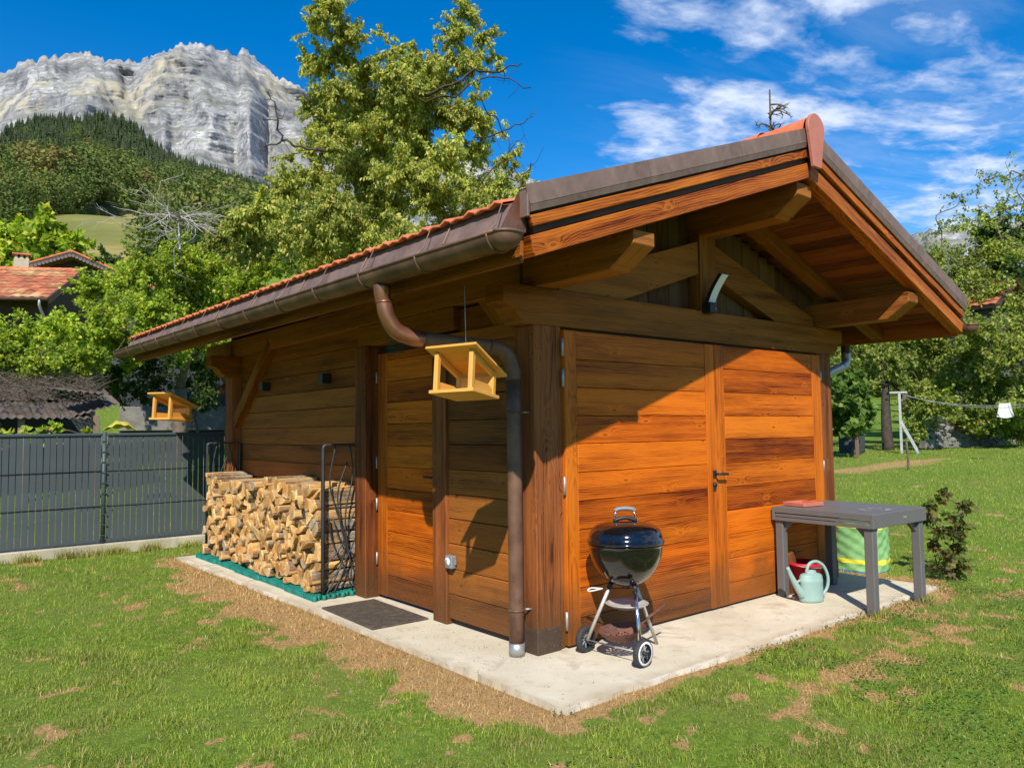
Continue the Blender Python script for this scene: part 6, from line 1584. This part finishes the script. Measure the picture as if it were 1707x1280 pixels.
bp = spot(1429, 750, 26.5); o = box('wooden_stake', -.045, .045, -.045, .045, 0, 1.0, 'wood_old', None, .008, axis=2); o.location = (bp[0], bp[1], float(H(bp[0], bp[1]))+.48)
tag(o, 'brown wooden stake in front of the dark bin', 'stake')
bp = spot(1513, 765, 22); hb = float(H(bp[0], bp[1])); o = empty('sapling_stake', (bp[0], bp[1], hb), 0, 'thin bare sapling stick standing in the dry lawn strip', 'sapling')
tube('stem', spline([(0, 0, 0), (.02, 0, .3), (-.01, .01, .72)], 4), .028, 'bark', o, 7)
# tumbled stone wall, stone by stone
r6 = random.Random(17); wl0 = spot(1545, 742, 31.5); wl1 = spot(1690, 735, 36.0)
sw = empty('stone_wall', wl0, 0, 'tumbled grey stone wall under the thicket', 'wall'); ico = []
for s in range(6):
    bm = bmesh.new(); bmesh.ops.create_icosphere(bm, subdivisions=1, radius=1)
    for v in bm.verts: v.co *= r6.uniform(.75, 1.15); v.co.z = max(-.7, min(.75, v.co.z))
    me = bpy.data.meshes.new('stone'); bm.to_mesh(me); bm.free(); ico.append(me)
dv = wl1-wl0; Lw = math.hypot(dv[0], dv[1]); ux, uy = dv[0]/Lw, dv[1]/Lw; k = 0
while k < 150:
    t_ = r6.random(); hmax = .78*(1-t_)**.8+.12; x = wl0[0]+dv[0]*t_; y = wl0[1]+dv[1]*t_; zz = r6.uniform(0, hmax); s_ = r6.uniform(.10, .22)
    o = put('stone', ico[k % 6], 'stone', sw, (x-wl0[0]+r6.uniform(-.12, .12), y-wl0[1]+r6.uniform(-.12, .12), float(H(x, y))-wl0[2]+zz+.06), (r6.uniform(0, 6), r6.uniform(-.3, .3), r6.uniform(0, 6))); o.scale = (s_*1.3, s_, s_*.8); k += 1
box_me = None
for i in range(14):
    t_ = .28+.02*i; x = wl0[0]+dv[0]*t_; y = wl0[1]+dv[1]*t_
    o = put('fallen_tile', box_mesh(.30, .2, .03, .004, None, 'brick_red'), 'brick_red', sw, (x-wl0[0], y-wl0[1]-.1, float(H(x, y))-wl0[2]+.78*(1-t_)**.8+.20-.02*i), (r6.uniform(-.6, .6), r6.uniform(-.6, .6), r6.uniform(0, 3)))
core = box('core', 0, Lw, -.16, .16, 0, .40, 'stone', sw, .05); core.rotation_euler = (0, 0, math.atan2(dv[1], dv[0])); core.location = (dv[0]*.45, dv[1]*.45, float(H(wl0[0]+dv[0]*.45, wl0[1]+dv[1]*.45))-wl0[2]+.15)
# house roof showing through the trees on the right
rh = house_frame('neighbour_house', 1612, 37, R(18), 'house with red tile roof half hidden by the trees beyond the gable eave')
ez, rz_ = 1.5+37*sight(1610, 513)[1], 1.5+39*sight(1610, 474)[1]; gz = float(H(rh.location.x, rh.location.y))-.5
box('wall', -1.6, 1.0, .5, 4.5, gz, ez+.1, 'wall_grey', rh, 0)
sl2 = math.atan2(rz_-ez, 2.6); L2_ = 2.6/math.cos(sl2)
put('roof', box_mesh(3.4, L2_, .12, 0, 0, 'dark_wood'), 'dark_wood', rh, (-.3, 1.3, (ez+rz_)/2-.08), (sl2, 0, 0)); put('roof', box_mesh(3.4, L2_+.3, .12, 0, 0, 'terracotta'), 'terracotta', rh, (-.3, 3.95, (ez+rz_)/2-.08), (-sl2, 0, 0))
for j in range(7):
    for i in range(10): put('tile', ft, 'old_tile', rh, (-1.85+i*.33, j*(L2_/7)*math.cos(sl2)-.04, ez+j*(L2_/7)*math.sin(sl2)), (sl2, 0, 0))

# ------------------------------------------------------------------ grass
def sector_points(n, r0, r1, power, a0=R(-2), a1=R(81)):
    u = rng.random(n)
    if power == 2: r_ = np.sqrt(r0*r0+u*(r1*r1-r0*r0))
    else: r_ = r0*(r1/r0)**u
    a = a0+rng.random(n)*(a1-a0); return CAM[0]+r_*np.sin(a), CAM[1]+r_*np.cos(a), r_
def outside_slab(x, y, m=0.0): return ~((x > SX0-m) & (x < SX1+m) & (y > SY0-m) & (y < SY1+m))
def blades(name, x, y, r_, hgt, wdt, colr, seg, lean, label):
    n = len(x); z = H(x, y)-.004; a = rng.random(n)*6.283; ln = lean*rng.random(n)**.7
    P = np.stack([x, y, z], 1); d_ = np.stack([np.cos(a), np.sin(a), np.zeros(n)], 1); s_ = np.stack([-np.sin(a), np.cos(a), np.zeros(n)], 1)
    b = rng.random(n)*6.283; s_ = np.stack([np.cos(b), np.sin(b), np.zeros(n)], 1)
    up = np.array([0, 0, 1.0]); hh = hgt[:, None]; w_ = wdt[:, None]; l_ = ln[:, None]
    tip = P+up*hh*np.cos(l_)+d_*hh*np.sin(l_)
    if seg == 2:
        mid = P+up*hh*.55*np.cos(l_*.5)+d_*hh*.55*np.sin(l_*.5)
        V = np.stack([P-s_*w_, P+s_*w_, mid+s_*w_*.75, mid-s_*w_*.75, tip], 1).reshape(-1, 3); k = np.arange(n)*5
        T = np.concatenate([np.stack([k, k+1, k+2], 1), np.stack([k, k+2, k+3], 1), np.stack([k+3, k+2, k+4], 1)]); C_ = np.repeat(colr, 5, 0)
    else:
        V = np.stack([P-s_*w_, P+s_*w_, tip], 1).reshape(-1, 3); k = np.arange(n)*3; T = np.stack([k, k+1, k+2], 1); C_ = np.repeat(colr, 3, 0)
    o = put(name, np_mesh(name, V, T, C_), 'blade'); tag(o, label, kind='stuff'); return o
GC = np.array([(.255, .325, .034), (.345, .405, .055), (.165, .225, .028), (.440, .415, .110)]); SC = np.array([(.60, .38, .15), (.70, .49, .21), (.40, .23, .09), (.50, .37, .16)])
def colour(dry_, n, x, y):
    g = GC[rng.choice(4, n, p=[.45, .28, .17, .10])]*rng.uniform(.75, 1.25, (n, 1)); s_ = SC[rng.integers(0, 4, n)]*rng.uniform(.7, 1.2, (n, 1))
    tn = (.80+.45*fbm(x*1.1, y*1.1, 3, 61))[:, None]; g = g*tn
    yel = sstep(.5, .7, fbm(x*.8+5, y*.8, 3, 66))[:, None]*.35; g = g*(1-yel)+np.array([.24, .27, .055])*yel
    mott = sstep(.46, .66, fbm(x*3.1-4, y*3.1+2, 3, 67)); yl = (rng.random(n) < .06+.22*mott)[:, None]; g = np.where(yl, np.array([.42, .38, .13])*rng.uniform(.7, 1.2, (n, 1)), g*(1-.25*mott[:, None]))
    m_ = (rng.random(n) < dry_)[:, None]; return np.where(m_, s_, g)
n = 230000; x, y, r_ = sector_points(n, 2.0, 6.6, 2); d_ = dryness(x, y); k = outside_slab(x, y, .005) & ((rng.random(n) > d_*.80)) & (y < FY-.13)
x, y, r_, d_ = x[k], y[k], r_[k], d_[k]; n = len(x)
clumpy = sstep(.25, .8, fbm(x*4.2, y*4.2, 3, 44)); hg = (.013+.033*clumpy)*rng.uniform(.5, 1.5, n)*(1-.45*d_)
blades('lawn_grass', x, y, r_, hg, rng.uniform(.0010, .0021, n), colour(d_**1.5, n, x, y), 2, 1.15, 'short green lawn grass around the slab')
n = 270000; x, y, r_ = sector_points(n, 6.6, 36, 1); d_ = dryness(x, y); k = outside_slab(x, y, .01) & (rng.random(n) > d_*.80) & ~((np.abs(y-FY) < .13) & (x < 9)) & ((y < FY) | (x > 9) | (rng.random(n) < .6))
x, y, r_, d_ = x[k], y[k], r_[k], d_[k]; n = len(x)
sc_ = r_/6.6; clumpy = fbm(x*3, y*3, 3, 44)
blades('far_lawn_grass', x, y, r_, (.024+.028*clumpy)*rng.uniform(.6, 1.3, n)*(1-.4*d_)*np.clip(sc_**.35, 1, 1.8), rng.uniform(.0018, .003, n)*sc_**.8, colour(d_**1.5, n, x, y), 1, 1.0, 'green lawn grass further from the slab')
# flat straw over the dry ground
n = 190000; x, y, r_ = sector_points(n, 2.2, 11, 2); d_ = dryness(x, y); k = outside_slab(x, y, -.012) & (rng.random(n) < d_**1.3) & (y < FY-.13); x, y, r_ = x[k], y[k], r_[k]; n = len(x)
blades('dry_straw', x, y, r_, rng.uniform(.02, .055, n), rng.uniform(.0012, .0024, n)*np.clip(r_/5, 1, 2), SC[rng.integers(0, 4, n)]*rng.uniform(.65, 1.15, (n, 1)), 2, 1.9, 'dry straw-coloured grass litter along the slab edge')
# clover and weeds creeping to the slab at the right
n = 26000; x = rng.uniform(-3.2, 5.2, n); y = rng.uniform(-3.2, -.75, n); m_ = fbm(x*2.1, y*2.1, 3, 88)
k = outside_slab(x, y, -.03) & (m_ > .50) & (rng.random(n) < (.25+.75*sstep(-.5, 1.5, x))); x, y = x[k], y[k]; n = len(x)
P = np.stack([x, y, H(x, y)+rng.uniform(.008, .035, n)], 1); a = rng.random(n)*6.283; D = unit(np.stack([np.cos(a), np.sin(a), rng.normal(.1, .25, n)], 1)); Nn = unit(rng.normal(0, .35, (n, 3))+[0, 0, 1]); ls = rng.uniform(.010, .021, n)
V, T = leaves_np(P, D, Nn, ls, ls*.45)
tag(put('clover', np_mesh('clover', V, T, np.repeat(np.array([(.085, .20, .035)])*rng.uniform(.7, 1.4, (n, 1)), 4, 0)), 'leaf'), 'low clover and weeds growing along the front slab edge', kind='stuff')
# taller tufts against the footing wall and the table legs
n = 2600; c_ = rng.integers(0, 22, n); cx_ = np.concatenate([rng.uniform(-3.6, .1, 16), [2.80, 2.83, 3.60, 3.64, .0, -.28]])[c_]; cy_ = np.concatenate([np.full(16, FY-.15), [-.97, -.93, -1.0, -.97, -.60, -.52]])[c_]
k = c_ < 20; cx_, cy_ = cx_[k], cy_[k]; n = len(cx_)
x = cx_+rng.normal(0, .055, n); y = np.where(cy_ > 5, cy_-np.abs(rng.normal(0, .05, n)), cy_+rng.normal(0, .03, n))
blades('grass_tufts', x, y, np.full(n, 8), rng.uniform(.05, .17, n)*np.where(cy_ > 5, 1, .7), rng.uniform(.0018, .0034, n), colour(np.full(n, .25), n, x, y), 2, 1.1, 'taller grass tufts along the footing wall and table legs')
# pebbles on the bare ground
pe = []
for i in range(5):
    bm = bmesh.new(); bmesh.ops.create_icosphere(bm, subdivisions=1, radius=1)
    for v in bm.verts: v.co *= random.uniform(.8, 1.15)
    me = bpy.data.meshes.new('pebble'); bm.to_mesh(me); bm.free(); pe.append(me)
V, T, off = [], [], 0
for i in range(90):
    x = random.uniform(-1.6, -.55); y = random.uniform(-1.3, 5.8)
    if random.random() < .35: x = random.uniform(-.6, 2.2); y = random.uniform(-1.35, -.84)
    s_ = random.choice((.003, .004, .005, .006, .009)); m_ = pe[i % 5]; vv = np.array([v.co[:] for v in m_.vertices])*[s_*1.3, s_, s_*.7]+[x, y, float(H(x, y))+s_*.4]
    V.append(vv); T.append(np.array([p.vertices[:] for p in m_.polygons])+off); off += len(vv)
tag(put('pebbles', np_mesh('pebbles', np.concatenate(V), np.concatenate(T)), 'stone'), 'small pebbles on the dry ground by the slab', kind='stuff')
# leaf litter and grit on the slab
n = 420; x = rng.uniform(SX0, SX1, n); y = np.where(rng.random(n) < .6, rng.uniform(SY0, .0, n), rng.uniform(-.1, 1.2, n)); x = np.where(y > -.02, rng.uniform(SX0, .02, n), x)
P = np.stack([x, y, np.full(n, .003)], 1); a = rng.random(n)*6.283; D = np.stack([np.cos(a), np.sin(a), rng.uniform(0, .3, n)], 1); Nn = unit(rng.normal(0, .3, (n, 3))+[0, 0, 1]); ls = rng.uniform(.004, .013, n)
V, T = leaves_np(P, unit(D), Nn, ls, ls*.3); tag(put('slab_litter', np_mesh('slab_litter', V, T, np.repeat(SC[rng.integers(0, 4, n)]*.6, 4, 0)), 'leaf'), 'specks of dry leaf litter on the concrete slab', kind='stuff')
